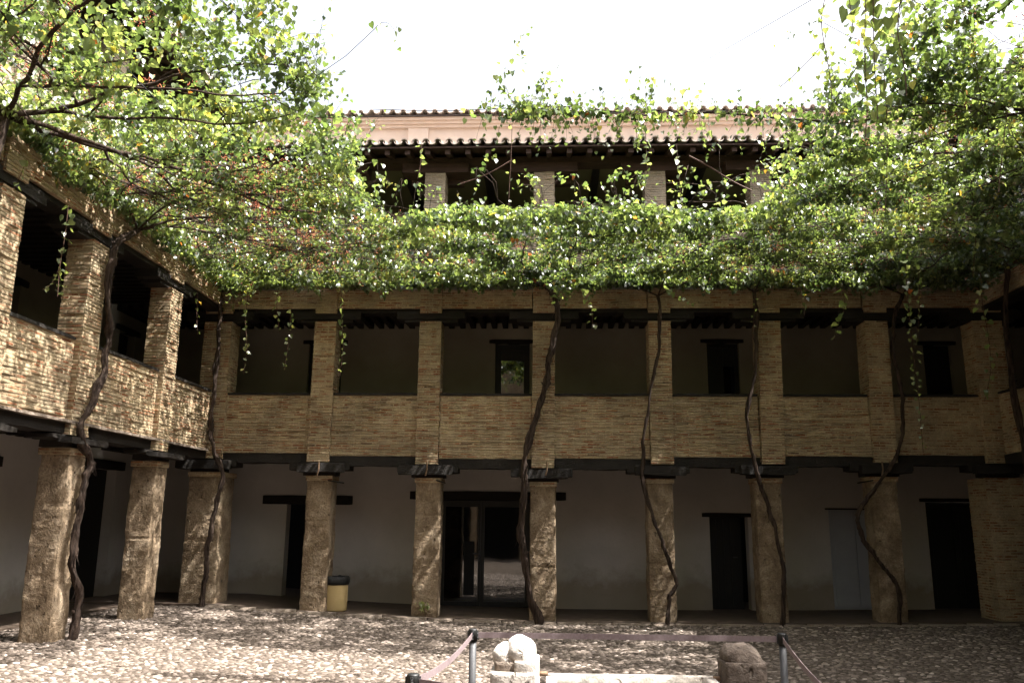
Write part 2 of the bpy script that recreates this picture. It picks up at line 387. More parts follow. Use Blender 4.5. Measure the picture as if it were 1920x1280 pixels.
def pebbles():
    P = []
    sy = .058
    rows = int((D-.05-6.6)/sy)
    for j in range(rows):
        y = 6.6+j*sy; x = XL-1.25+random.random()*.1
        while x < XR+.1:
            x += random.uniform(.052, .115); P.append((x, y+random.gauss(0, .014)))
    P = np.array(P); N = len(P); nu, nv = 7, 3
    a = np.linspace(0, 2*np.pi, nu, endpoint=False)
    base = []
    for ph, rr in ((0.05, 1.0), (.5, .86), (.85, .5)):
        for t in a: base.append((math.cos(t)*rr, math.sin(t)*rr, ph))
    base.append((0, 0, 1.0)); base = np.array(base); nb = len(base)
    sx = rng.uniform(.026, .052, N); sy_ = rng.uniform(.018, .030, N); sz = rng.uniform(.006, .022, N); rot = rng.normal(0, .5, N)
    big = rng.random(N) < .04; sx[big] *= 1.35; sz[big] *= 1.3
    V = np.repeat(base[None], N, 0)*(1+rng.normal(0, .07, (N, nb, 1)))
    V = V*np.stack([sx, sy_, sz], 1)[:, None, :]
    tx = rng.normal(0, .16, (N, 1)); V[:, :, 2] += V[:, :, 1]*tx+V[:, :, 0]*rng.normal(0, .1, (N, 1))
    c, s = np.cos(rot)[:, None], np.sin(rot)[:, None]
    X = V[:, :, 0]*c-V[:, :, 1]*s+P[:, :1]; Y = V[:, :, 0]*s+V[:, :, 1]*c+P[:, 1:]
    G = np.array([gz(p) for p in P[:, 0]])[:, None]
    Z = V[:, :, 2]+G-.004
    W = np.stack([X, Y, Z], 2).reshape(-1, 3)
    q = []
    for r in range(2):
        for k in range(nu): q.append((r*nu+k, r*nu+(k+1) % nu, (r+1)*nu+(k+1) % nu, (r+1)*nu+k))
    t3 = [(2*nu+k, 2*nu+(k+1) % nu, 3*nu) for k in range(nu)]
    # write tops as degenerate-free quads by pairing: use triangles everywhere
    tri = []
    for (A, B, C_, D_) in q: tri += [(A, B, C_), (A, C_, D_)]
    tri += t3; tri = np.array(tri)
    I = (tri[None]+(np.arange(N)*nb)[:, None, None]).reshape(-1, 3)
    rn = np.repeat(rng.beta(2, 2.2, N), len(tri))
    o = fast_mesh('cobbles', W, 3, I, 'pebble', None, rn, True)
    props(o, 'pale river pebbles set tightly across the courtyard floor', 'cobbles', None, 'stuff')
pebbles()

# ---------------------------------------------------------------- the wings
def xf_back(p): return (p[0], D+p[1], p[2])
def xf_left(p): return (XL-p[1], p[0], p[2])
def xf_right(p): return (XR+p[1], p[0], p[2])
def xf_rear(p): return (p[0], YR-p[1], p[2])

def pillar(T, root, u, zb, lowu=None, z_col=2.34, wu=.39, wl=.45, seed=0, base=0, corb=.55, third=True, fine=True, brick_low=False, uptop=None, z_low=2.60, pd=.40):
    lu = u if lowu is None else lowu
    js = (base+.8+.9*random.random(),)
    if brick_low: MB(T).bricks(lu-wl/2, lu+wl/2, .0, wl, base-.05, z_col).build('brick_column', 'brick', root)
    else:
        c = MB(T).rough(lu-wl/2, lu+wl/2, .0, wl, base-.06, z_col-.06, seg=.035 if fine else .1, seed=seed, joints=js, taper=.03).build('stone_column', 'stone', root)
        MB(T).rough(lu-wl/2-.01, lu+wl/2+.01, -.015, wl+.01, z_col-.075, z_col+.01, seg=.04, seed=seed+9, amp=.006, chip=.01).build('capital', 'brick', c)
    # ground-floor corbel: front log and main corbel, stepped ends
    z0 = z_col+.012; z1 = z_low-.03
    m = MB(T); m.timber(lu-corb, lu+corb*.93, .02, .36, z0+.09, z1+.03, amp=.016); m.timber(lu-corb*.55, lu+corb*.5, .03, .34, z0-.0, z0+.10, amp=.01)
    m.timber(lu-corb*.8+random.uniform(-.1, .1), lu+corb*.78, -.14, .03, z0+.05, z1+.0, amp=.02)
    m.build('corbel', 'wood', root)
    # brick pillar from gallery floor level up to the frieze corbel
    MB(T).bricks(u-wu/2, u+wu/2, -.03, pd, z_low, 5.12, lean=((uptop-u)/2.5 if uptop is not None else 0)).build('brick_pillar', 'brick', root)
    ut = uptop if uptop is not None else u
    m = MB(T); m.timber(ut-.62, ut+.62, -.0, .36, 5.17, 5.315, amp=.012); m.timber(ut-.48, ut+.48, .02, .34, 5.115, 5.175, amp=.008)
    m.build('corbel', 'wood', root)
    MB(T).bricks(ut-wu/2+.0, ut+wu/2, -.035, .12, 5.275, Z_FT+.02, amp=.004).build('brick_pilaster', 'brick', root)
    if third:
        t = ut*.0+ut
        MB(T).bricks(t-.19, t+.19, .0, .40, 5.9, Z_3C, amp=.005).build('upper_pillar', 'brick_top', root)
        m = MB(T); m.timber(t-.62, t+.62, -.02, .34, Z_3C+.0, 8.17, amp=.008); m.timber(t+.0-.5, t+.5, .34, .5, Z_3C-.1, 8.1, amp=.008)
        m.build('upper_corbel', 'wood_brown', root)

def bay(T, root, a, b, zb0, zb1, floor=True):
    """parapet, beams and frieze between the pillars whose faces are at u=a and u=b"""
    z0 = (zb0+zb1)/2
    MB(T).bricks(a+.002, b-.002, .045, .30, z0, Z_PT-.03).build('parapet', 'brick', root)
    MB(T).timber(a+.003, b-.003, .025, .33, Z_PT-.028, Z_PT+.012, amp=.006).build('handrail', 'wood', root)
    MB(T).timber(a-.05, b+.05, .05, .36, z0-.17, z0-.002, amp=.014).build('floor_beam', 'wood', root)
    m = MB(T); m.timber(a-.35, b+.35, .05, .34, 5.30, 5.375, amp=.008); m.build('lintel_beam', 'wood', root)
    MB(T).bricks(a+.002, b-.002, .0, .25, Z_FB+.04, Z_FT, amp=.004).build('brick_frieze', 'brick', root)

def opening_wall(T, root, name, m, u0, u1, d, z0, z1, holes, th=.25):
    """a wall with rectangular holes (ua,ub,za,zb)"""
    mb = MB(T); us = sorted({u0, u1, *[h[0] for h in holes], *[h[1] for h in holes]}); zs = sorted({z0, z1, *[h[2] for h in holes], *[h[3] for h in holes]})
    for j in range(len(zs)-1):
        run = None
        for i in range(len(us)-1):
            uc = (us[i]+us[i+1])/2; zc = (zs[j]+zs[j+1])/2
            solid = not any(h[0] < uc < h[1] and h[2] < zc < h[3] for h in holes)
            if solid and run is None: run = us[i]
            if not solid and run is not None: mb.box(run, us[i], d, d+th, zs[j], zs[j+1]); run = None
        if run is not None: mb.box(run, us[-1], d, d+th, zs[j], zs[j+1])
    return mb.build(name, m, root)

def roof_tiles(T, root, u0, u1, d0, z0, depth, rise, name='tiled_roof', pitch=.205, courses=9, m='tile'):
    mb = MB(T); n = int((u1-u0)/pitch); sl = rise/depth; L = .42
    ca = math.cos(math.atan(sl)); sa = math.sin(math.atan(sl))
    K = 7
    for i in range(n):
        u = u0+(i+.5)*pitch+random.gauss(0, .006)
        for c in range(courses):
            s0 = c*L*.82+random.gauss(0, .012); s1 = s0+L if c < courses-1 else depth/ca
            rings = []
            for k, (s_, r) in enumerate(((s0, .078), (s1, .064))):
                lift = .03-k*.02+random.gauss(0, .003); R = []
                for q in range(K): th = math.pi*q/(K-1); R.append((u+r*math.cos(th), d0+s_*ca-(r*math.sin(th)+lift)*sa, z0+s_*sa+(r*math.sin(th)*1.05+lift)*ca))
                for q in reversed(range(K)): th = math.pi*q/(K-1); r2 = r-.015; R.append((u+r2*math.cos(th), d0+s_*ca-(r2*math.sin(th)+lift)*sa, z0+s_*sa+(r2*math.sin(th)*1.05+lift)*ca))
                rings.append(R)
            mb.loft(rings)
            if c < 3:   # the channel tile beside it
                rings = []; uu = u+pitch/2
                for k, (s_, r) in enumerate(((s0-.03, .07), (s1, .08))):
                    R = []
                    for q in range(K): th = math.pi*q/(K-1); R.append((uu+r*math.cos(th), d0+s_*ca, z0+s_*sa+(.062-r*math.sin(th)*.75)*ca))
                    for q in reversed(range(K)): th = math.pi*q/(K-1); R.append((uu+(r)*math.cos(th), d0+s_*ca, z0+s_*sa+(.045-r*math.sin(th)*.75)*ca))
                    rings.append(R)
                mb.loft(rings)
    rf = mb.build(name, m, root, False)
    b = MB(T); e = .03
    b.add([(u0, d0+e, z0-.03), (u1, d0+e, z0-.03), (u1, d0+depth, z0+rise-.03), (u0, d0+depth, z0+rise-.03), (u0, d0+e, z0-.06), (u1, d0+e, z0-.06), (u1, d0+depth, z0+rise-.06), (u0, d0+depth, z0+rise-.06)],
          [(0, 1, 2, 3), (7, 6, 5, 4), (0, 4, 5, 1), (1, 5, 6, 2), (2, 6, 7, 3), (3, 7, 4, 0)])
    b.build('eave_board', 'wood_brown', rf)
    return rf

def upper_shell(T, root, u0, u1, wd, holes3, tie=(), rafters=True, th=.25):
    """third storey: slab, parapet, plate, rafters, back wall, ceiling, roof"""
    m = MB(T); m.box(u0, u1, .26, wd, 5.72, 5.92); m.build('upper_floor', 'plaster_up', root)
    m = MB(T).bricks(u0, u1, .05, .28, 5.93, 6.85, su=.27, amp=.004); m.build('upper_parapet', 'brick_top', root)
    m = MB(T).timber(u0, u1, .03, .33, 8.17, 8.30, seg=.4, amp=.01); m.build('wall_plate', 'wood_brown', root)
    m = MB(T); n = int((u1-u0)/.36)
    for i in range(n):
        u = u0+(i+.5)*(u1-u0)/n
        m.add([(u-.045, -.52, 8.11), (u+.045, -.52, 8.11), (u+.045, wd, 8.98), (u-.045, wd, 8.98), (u-.045, -.52, 8.20), (u+.045, -.52, 8.20), (u+.045, wd, 9.07), (u-.045, wd, 9.07)],
              [(0, 3, 2, 1), (4, 5, 6, 7), (0, 1, 5, 4), (1, 2, 6, 5), (2, 3, 7, 6), (3, 0, 4, 7)])
    m.build('rafters', 'wood_brown', root)
    m = MB(T); m.box(u0, u1, .34, wd, 8.302, 8.33); m.build('upper_ceiling', 'olive', root)
    if tie:
        for t in tie: MB(T).timber(t-.07, t+.07, .34, wd-.003, 8.16, 8.296, axis='d', seg=.5).build('tie_beam', 'wood', root)
    opening_wall(T, root, 'upper_wall', 'olive', u0, u1, wd, 5.92, 9.4, holes3)
    roof_tiles(T, root, u0, u1, -.62, Z_EAVE, wd+1.6, .28*(wd+1.6))

def joists(T, root, u0, u1, wd, zc, name, step=.21):
    m = MB(T); m.box(u0, u1, .36, wd, zc+.12, zc+.16); u = u0+.1
    while u < u1:
        m.box(u-.05, u+.05, .345, wd-.004, zc, zc+.118); u += step*random.uniform(.93, 1.07)
    m.build(name, 'wood', root)

def lintel(T, parent, a, b, d, z0, z1): return MB(T).timber(a, b, d-.035, d+.12, z0, z1, amp=.006).build('lintel', 'wood', parent)

# ===== back wing
back = empty('gallery_wing', (0.8, D, 0), 'brick gallery wing across the far side of the courtyard, facing the viewer', 'building', 'wings round the courtyard')
T = xf_back; WD = 1.94
low = [585, 797.5, 1018, 1242, 1449, 1671]; lowt = [598, 801, 1017, 1240, 1446, 1665]
mid = [600, 802, 1018, 1240, 1446, 1655]; midt = [612, 808, 1020, 1236, 1441, 1641]
pb = [852, 856, 863, 857, 856, 853]      # foot of the parapet beside each pillar
pu = []; pt = []; zc = []
for i in range(6):
    u = atY(mid[i], 800, D)[0]; ut = atY(midt[i], 600, D)[0]; lu = atY((low[i]+lowt[i])/2, 1020, D)[0]
    pu.append(u); pt.append(ut); z = atY(mid[i], pb[i], D)[2]; zc.append(z)
    pillar(T, back, (u+ut)/2-(ut-u)*.5, z, lowu=lu, uptop=ut, seed=i+1, base=gz(lu), z_col=z-.37, z_low=z-.125)
# corner pillars
cl = -5.98; cr = 7.62
pillar(T, back, cl, 2.75, seed=11, base=.16, wu=.5, wl=.62, z_col=2.42, z_low=2.66)
pillar(T, back, cr, 2.75, seed=12, base=.08, wu=.5, wl=.62, z_col=2.42, z_low=2.66, brick_low=True)
edges = [(cl+.25, pu[0]-.195)]+[(pu[i]+.195, pu[i+1]-.195) for i in range(5)]+[(pu[5]+.195, cr-.25)]
zz = [2.80]+zc+[2.80]
for i, (a, b) in enumerate(edges): bay(T, back, a+.012*0, b, zz[i], zz[i+1])
A = lambda x, y: atY(x, y, D+WD)
g_holes = [(A(535, 1000)[0], A(600, 1000)[0], .0, A(550, 943)[2]),
           (A(824, 1000)[0], A(994, 1000)[0], .0, A(900, 936)[2]),
           (A(1331, 1000)[0], A(1403, 1000)[0], .0, A(1360, 968)[2]),
           (A(1740, 1000)[0], A(1848, 1000)[0], .0, A(1790, 941)[2])]
u_holes = [(A(577, 700)[0], A(640, 700)[0], 3.1, A(580, 645)[2]), (A(928, 700)[0], A(993, 700)[0], 3.1, A(960, 644)[2]),
           (A(1327, 700)[0], A(1387, 700)[0], 3.1, A(1355, 643)[2]), (A(1735, 700)[0], A(1787, 700)[0], 3.1, A(1760, 647)[2])]
UB0, UB1 = XL-2.4, XR+2.6
opening_wall(T, back, 'ground_floor_wall', 'plaster', UB0, UB1, WD, -.2, 2.85, g_holes)
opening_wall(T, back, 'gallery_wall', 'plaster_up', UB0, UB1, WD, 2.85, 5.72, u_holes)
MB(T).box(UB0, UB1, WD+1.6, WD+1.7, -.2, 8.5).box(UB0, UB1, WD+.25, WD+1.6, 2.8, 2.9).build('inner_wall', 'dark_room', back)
MB(T).box(UB0, UB1, .3, WD, 2.955, 3.06).build('gallery_floor', 'floor', back)
joists(T, back, UB0, UB1, WD, 2.83, 'ground_floor_ceiling'); joists(T, back, UB0, UB1, WD, 5.44, 'gallery_ceiling')
# floor of the ground gallery follows the fall of the court
def gal_floor():
    xs = np.linspace(UB0, UB1, 60); V = []
    for x in xs: V += [(x, D-.10, gz(x)-.1), (x, D-.10, gz(x)+.035), (x, D+WD+1.6, gz(x)+.035)]
    m = MB(); k = len(xs)
    m.add(V, [(3*i+j, 3*i+j+1, 3*i+j+4, 3*i+j+3) for i in range(k-1) for j in (0, 1)]); m.build('floor', 'floor', back)
gal_floor()
def kerb():
    m = MB(); x = XL+.1; k = 0
    while x < XR:
        L = random.uniform(.35, .8); k += 1
        m.rough(x, x+L-.015, D-.24+random.gauss(0, .008), D-.10, gz(x)-.1, gz(x)+.030, seg=.06, amp=.012, chip=.012, seed=k); x += L
    o = m.build('edging_stones', 'kerb', back, True)
kerb()
upper_shell(T, back, UB0, UB1, 2.6, [(atY(940, 400, D+2.6)[0]-.5, atY(940, 400, D+2.6)[0]+.25, 5.9, 7.75), (2.2, 3.0, 5.9, 7.75)], tie=[atY(x, 330, D+1)[0] for x in (575, 770, 917, 1115, 1306, 1500, 1700)])
# doors
def jambs(parent, a, b, z0, z1, d, w=.07, m='black', dep=.08):
    fr = MB(T); fr.box(a, a+w, d, d+dep, z0, z1); fr.box(b-w, b, d, d+dep, z0, z1); fr.box(a+w, b-w, d, d+dep, z1-w, z1)
    return fr.build('frame', m, parent)
# plank door ajar behind left opening
h = g_holes[0]; dr = MB(T).box(h[0]+.28, h[1], WD+.27, WD+.31, .1, h[3]+.1); d0 = dr.build('door', 'black', back); lintel(T, d0, A(494, 930)[0], A(661, 940)[0], WD, A(600, 945)[2]-.005, A(550, 928)[2])
d0['label'] = 'dark door under a long black lintel behind the bin'
# glazed double door
h = g_holes[1]; gd = MB(T); zt = h[3]; z0 = .05; a, b = h[0], h[1]; mid_ = A(901, 1000)[0]
for (p, q) in ((a+.01, a+.1), (mid_-.05, mid_-.003), (mid_+.003, mid_+.07), (b-.1, b-.01)): gd.box(p, q, WD+.06, WD+.12, z0, zt-.02)
for (p, q) in ((a+.1, mid_-.05), (mid_+.07, b-.1)):
    gd.box(p, q, WD+.06, WD+.12, zt-.14, zt-.02); gd.box(p, q, WD+.06, WD+.12, z0, z0+.09)
gd = gd.build('glazed_door', 'black', back); gd['label'] = 'glazed double door reflecting the sunny cobbles'
for (p, q) in ((a+.1, mid_-.05), (mid_+.07, b-.1)):
    MB(T).box(p+.001, q-.001, WD+.085, WD+.092, z0+.091, zt-.141).build('pane', 'glass', gd)
mb = MB(T); hz = 1.02; tube(mb, [(mid_-.02, WD+.06, hz), (mid_-.02, WD-.0, hz), (mid_-.14, WD-.0, hz+.005)], .012, 6); mb.box(mid_-.035, mid_-.01, WD+.045, WD+.06, hz-.14, hz+.06)
mb.build('handle', 'steel', gd)
MB(T).box(mid_-.32, mid_-.12, WD+.072, WD+.084, .25, 1.25).build('notice_board', 'dark_room', gd)
lintel(T, gd, A(769, 930)[0], A(1061, 930)[0], WD, A(900, 937)[2], A(900, 921)[2])
# small door
h = g_holes[2]; dd = MB(T).box(h[0]+.0, h[1]-.10, WD+.19, WD+.24, .04, h[3]-.005); 
for k in range(4): dd.box(h[0]+.02+k*.135, h[0]+.13+k*.135, WD+.175, WD+.19, .1, h[3]-.05)
dd = dd.build('door', 'black', back); dd['label'] = 'narrow black plank door under a short lintel'
mb = MB(T); tube(mb, [(h[1]-.2, WD+.175, 1.0), (h[1]-.2, WD+.12, 1.0), (h[1]-.28, WD+.12, 1.0)], .012); mb.build('handle', 'steel', dd)
lintel(T, dd, A(1316, 965)[0], A(1416, 965)[0], WD, A(1360, 969)[2], A(1360, 961)[2]+.0)
# grey cupboard doors
a = A(1563, 1050)[0]; b = A(1650, 1050)[0]; zt = A(1600, 960)[2]
gdr = MB(T).box(a-.04, b+.04, WD-.02, WD-.003, .1, zt+.04).build('cupboard_doors', 'grey_door', back); gdr['label'] = 'pair of pale grey cupboard doors set flush in the wall'
MB(T).box(a, (a+b)/2-.004, WD-.045, WD-.021, .15, zt).build('leaf', 'grey_door', gdr); MB(T).box((a+b)/2+.004, b, WD-.045, WD-.021, .15, zt).build('leaf', 'grey_door', gdr)
MB(T).box(a-.1, b+.06, WD-.06, WD-.003, zt+.045, zt+.075).build('head_strip', 'wood', gdr)
# right double dark door
h = g_holes[3]; dd = MB(T)
for k in range(2):
    p = h[0]+.03+k*(h[1]-h[0]-.03)/2; q = p+(h[1]-h[0]-.05)/2-.006
    dd.box(p, q, WD+.12, WD+.16, .06, h[3]-.03); dd.box(p+.09, q-.09, WD+.105, WD+.12, .25, h[3]-.25)
dd = dd.build('double_door', 'black', back); dd['label'] = 'wide black double door at the right end'
lintel(T, dd, A(1724, 945)[0], A(1865, 945)[0], WD, h[3], h[3]+.07)
MB(T).box(h[0]+.42, h[0]+.66, WD-.06, WD-.003, h[3]+.09-.18, h[3]-.02).build('exit_lamp', 'black', dd)
# gallery doors
for i, h in enumerate(u_holes):
    fr = jambs(back, h[0], h[1], 3.06, h[3], WD+.1, .12 if i == 1 else .08); fr.name = 'gallery_door'
    lintel(T, fr, h[0]-.12, h[1]+.10, WD, h[3], h[3]+.075)
    if i == 1:
        fr['label'] = 'dark framed gallery door whose glass mirrors green vines'
        MB(T).box(h[0]+.121, h[1]-.121, WD+.125, WD+.135, 3.2, h[3]-.33).build('pane', 'glass', fr); MB(T).box(h[0]+.121, h[1]-.121, WD+.11, WD+.15, h[3]-.329, h[3]-.121).build('top_rail', 'black', fr)
    elif i == 2:
        MB(T).box(h[0]+.081, h[0]+.33, WD+.105, WD+.15, 3.1, h[3]-.081).build('leaf', 'black', fr)
        MB(T).box(h[0]+.335, h[0]+.47, WD+.125, WD+.135, 3.1, h[3]-.45).build('pane', 'glass', fr)
        MB(T).box(h[0]+.335, h[1]-.081, WD+.105, WD+.15, h[3]-.449, h[3]-.081).build('top_rail', 'black', fr)
    else: MB(T).box(h[0]+.081, h[1]-.081, WD+.105, WD+.15, 3.1, h[3]-.081).build('leaf', 'black', fr)
# iron straps and rods on the ground-floor columns
for i, (x, rodx) in enumerate(((597, 645), (800, 835), (1025, None), (1655, 1608))):
    p = atY(x, 880, D-.17); mb = MB(); tube(mb, [p+np.array([0, 0, .13]), p+np.array([.005, -.005, 0]), p+np.array([-.02, .0, -.1])], .013, 5); mb.build('iron_strap', 'iron', back)
    if rodx:
        q = atY(x+18 if rodx > x else x-18, 900, D-.02); r_ = atY(rodx, 905, D-.1); mb = MB(); tube(mb, [q, r_], .012, 5); mb.build('iron_rod', 'black', back)

# ===== left wing
left = empty('gallery_wing', (XL, 6, 0), 'brick gallery wing along the left side, its parapet dappled with sunlight', 'building', 'wings round the courtyard')
T = xf_left
lp = [12.28, 10.03, 8.23, 6.1, 4.0, 1.9, -.3]; ll = [12.42, 10.12, 8.23, 6.1, 4.0, 1.9, -.3]
for i in range(7):
    pillar(T, left, lp[i], 2.78, lowu=ll[i]+.0, seed=20+i, base=.17, wu=.40, wl=.39, pd=.30, z_col=2.46, z_low=2.62, fine=i < 3, third=True)
LE = [(lp[0]+.21, 14.05)]+[(lp[i+1]+.21, lp[i]-.21) for i in range(6)]+[(YR, lp[6]-.21)]
for a, b in LE: bay(T, left, a, b, 2.80, 2.80)
B = lambda x, y: atX(x, y, XL-2.25)
LU0, LU1 = YR, 16.2
lg = [(14.2, 15.35, 0, 2.5), (11.0, 11.75, 0, 2.35), (6.5, 7.3, 0, 2.2)]; lu_ = [(14.9, 15.5, 3.1, 5.1), (11.3, 11.9, 3.1, 5.1), (7.0, 7.7, 3.1, 5.1)]
opening_wall(T, left, 'ground_floor_wall', 'plaster', LU0, 16.28, 2.25, -.2, 2.85, lg)
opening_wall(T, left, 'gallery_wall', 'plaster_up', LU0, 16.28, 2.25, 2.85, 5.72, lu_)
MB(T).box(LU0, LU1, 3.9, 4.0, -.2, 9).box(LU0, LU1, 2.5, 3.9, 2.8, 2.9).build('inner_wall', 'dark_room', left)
MB(T).box(LU0, D, .3, 2.25, 2.955, 3.06).build('gallery_floor', 'floor', left)
MB(T).box(LU0, D-.1, 1.2, 2.25, .1, .222).build('floor', 'floor', left)
joists(T, left, LU0, D, 2.25, 2.83, 'ground_floor_ceiling'); joists(T, left, LU0, D, 2.25, 5.44, 'gallery_ceiling')
for h in lg:
    q = MB(T).box(h[0]+.05, h[1], 2.44, 2.49, .2, h[3]).build('door', 'black', left); lintel(T, q, h[0]-.25, h[1]+.25, 2.25, h[3], h[3]+.16)
for h in lu_:
    q = MB(T).box(h[0], h[1], 2.40, 2.45, 3.06, h[3]).build('gallery_door', 'black', left); lintel(T, q, h[0]-.15, h[1]+.15, 2.25, h[3], h[3]+.1)
upper_shell(T, left, LU0, D-.1, 2.6, [(y, y+.8, 6.0, 7.8) for y in (1.5, 5.2, 7.3, 9.4, 11.8)], tie=[11.2, 9.1, 7.1])
# thin stone ledge under the parapet
MB(T).timber(LU0, 14.0, -.035, .05, 2.762, 2.795, amp=.006).build('ledge', 'kerb', left)

# ===== right wing
right = empty('gallery_wing', (XR, 6, 0), 'brick gallery wing along the right side, deep in shade', 'building', 'wings round the courtyard')
T = xf_right
rp = [12.3, 10.2, 8.1, 6.0, 3.9, 1.8, -.3]
for i in range(7): pillar(T, right, rp[i], 2.78, seed=40+i, base=.1, wu=.42, wl=.5, z_col=2.46, z_low=2.62, fine=False)
for a, b in [(rp[0]+.21, 14.1)]+[(rp[i+1]+.21, rp[i]-.21) for i in range(6)]+[(YR, rp[6]-.21)]: bay(T, right, a, b, 2.8, 2.8)
rg = [(9.0, 9.9, 0, 2.1)]; ru = [(9.0, 9.8, 3.1, 5.1), (13.2, 14.0, 3.1, 5.1)]
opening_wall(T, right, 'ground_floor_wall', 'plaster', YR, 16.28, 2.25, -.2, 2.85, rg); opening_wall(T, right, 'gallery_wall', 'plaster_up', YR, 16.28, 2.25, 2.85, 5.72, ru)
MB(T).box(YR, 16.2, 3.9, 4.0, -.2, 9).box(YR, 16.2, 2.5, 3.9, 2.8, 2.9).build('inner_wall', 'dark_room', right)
MB(T).box(YR, D, .3, 2.25, 2.955, 3.06).build('gallery_floor', 'floor', right); MB(T).box(YR, D-.1, -.02, 2.25, .05, .13).build('floor', 'floor', right)
joists(T, right, YR, D, 2.25, 2.83, 'ground_floor_ceiling'); joists(T, right, YR, D, 2.25, 5.44, 'gallery_ceiling')
upper_shell(T, right, YR, D-.1, 2.6, [(y, y+.8, 6.0, 7.8) for y in (4, 8, 11.8)])

# ===== rear wing (behind the viewer, seen only in the door glass)
rear = empty('gallery_wing', (.8, YR, 0), 'plastered entrance wing of the courtyard behind the viewer', 'building', 'wings round the courtyard')
opening_wall(xf_rear, rear, 'ground_floor_wall', 'brick', XL-2, XR+2, .05, -.2, 2.9, [(x, x+1.75, 0, 2.6) for x in (-7, -5, -3, -1, 1, 3, 5)], .3)
opening_wall(xf_rear, rear, 'gallery_wall', 'brick', XL-2, XR+2, .05, 2.9, 8.5, [(x, x+1.5, 3.85, 5.2) for x in (-5.2, -3, -.8, 1.4, 3.6, 5.6)], .3)
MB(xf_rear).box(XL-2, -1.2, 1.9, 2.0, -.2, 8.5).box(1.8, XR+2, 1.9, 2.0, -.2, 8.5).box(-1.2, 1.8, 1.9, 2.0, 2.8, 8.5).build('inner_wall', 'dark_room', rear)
roof_tiles(xf_rear, rear, XL-2, XR+2, -.4, 8.55, 3.5, .9, courses=3)

# ===== tall pink building behind
PY = 19.5
pink = empty('neighbouring_building', (1, PY, 0), 'pink plastered wall with a tiled cornice rising behind the far wing roof', 'building')
zt = atY(1000, 224, PY)[2]; zm = atY(1000, 240, PY)[2]
P0, P1 = -9.5, 11.0
TP = lambda p: (p[0], PY+p[1], p[2])
MB(TP).box(P0, P1, 0, 3, 0, zt).build('wall', 'pink', pink)
for x in (785, 1137, 1480): c = atY(x, 245, PY)[0]; MB(TP).box(c-.26, c+.26, -.07, -.001, 6, zm).build('pilaster', 'pink', pink)
m = MB(TP); m.box(P0, P1, -.10, -.002, zm+.001, zm+.07); m.box(P0, P1, -.17, -.002, zm+.0715, zm+.14); m.box(P0, P1, -.24, -.002, zm+.1415, zt+.01); m.build('cornice', 'pink', pink)
roof_tiles(TP, pink, P0, P1, -.34, zt+.03, 3.2, .5, pitch=.27, courses=4)

# ---------------------------------------------------------------- vines
D0 = D-.14
def pth(pts, fn): return [fn(*p) for p in pts]
fy = lambda Y: (lambda x, y: atY(x, y, Y)); fx = lambda X: (lambda x, y: atX(x, y, X))
vines = [
 dict(label='thick vine trunk climbing the second column of the left wing', path=pth([(135, 1203), (146, 1120), (136, 1040), (150, 960), (160, 900), (170, 860), (150, 805), (183, 730), (205, 650), (203, 580), (207, 500), (222, 455), (258, 432)], fx(XL+.12)), r=.035),
 dict(label='vine trunk rising past the left corner column to the canopy', path=pth([(377, 1147), (384, 1080), (392, 1010), (404, 950), (418, 890), (402, 845), (396, 790), (404, 700), (414, 600), (412, 548)], fy(D-.32)), r=.031),
 dict(label='thickest vine trunk, leaning across the pillar beside the glazed door', path=pth([(1012, 1170), (990, 1090), (977, 1000), (984, 920), (983, 860), (1002, 790), (1022, 730), (1030, 670), (1046, 600), (1040, 558), (1022, 535)], fy(D-.22)), r=.046),
 dict(label='slender vine crossing a stone column right of the blank white bay, kinked near its foot', path=pth([(1252, 1172), (1256, 1120), (1268, 1090), (1246, 1030), (1222, 960), (1206, 900), (1208, 820), (1222, 720), (1236, 640), (1235, 555)], fy(D-.2)), r=.026),
 dict(label='slender vine on the pillar just right of the narrow black door', path=pth([(1466, 1168), (1470, 1090), (1458, 1010), (1440, 950), (1420, 890), (1406, 830), (1400, 765), (1416, 690), (1420, 610), (1414, 548)], fy(D-.2)), r=.026),
 dict(label='vine looping out wide from the shaded column beside the grey cupboard doors', path=pth([(1684, 1160), (1684, 1105), (1655, 1060), (1614, 1000), (1614, 955), (1655, 895), (1690, 830), (1690, 740), (1672, 640), (1690, 552)], fy(D-.2)), r=.026),
 dict(label='dark vine trunk climbing the right wing at the edge of the view', path=[(XR-.12, 13.0, .05), (XR-.15, 13.1, 1.5), (XR-.1, 13.3, 3), (XR-.16, 13.25, 4.5), (XR-.12, 13.1, 5.75)], r=.04),
 dict(label='vine spreading over the near left part of the canopy', path=[(XL+.12, 7.7, .2), (XL+.15, 7.75, 2), (XL+.1, 7.6, 4), (XL+.15, 7.7, 5.75)], r=.08),
 dict(label='vine spreading over the near right part of the canopy', path=[(XR-.12, 8.0, .1), (XR-.15, 7.9, 2), (XR-.1, 8, 4), (XR-.15, 8.1, 5.75)], r=.08),
]
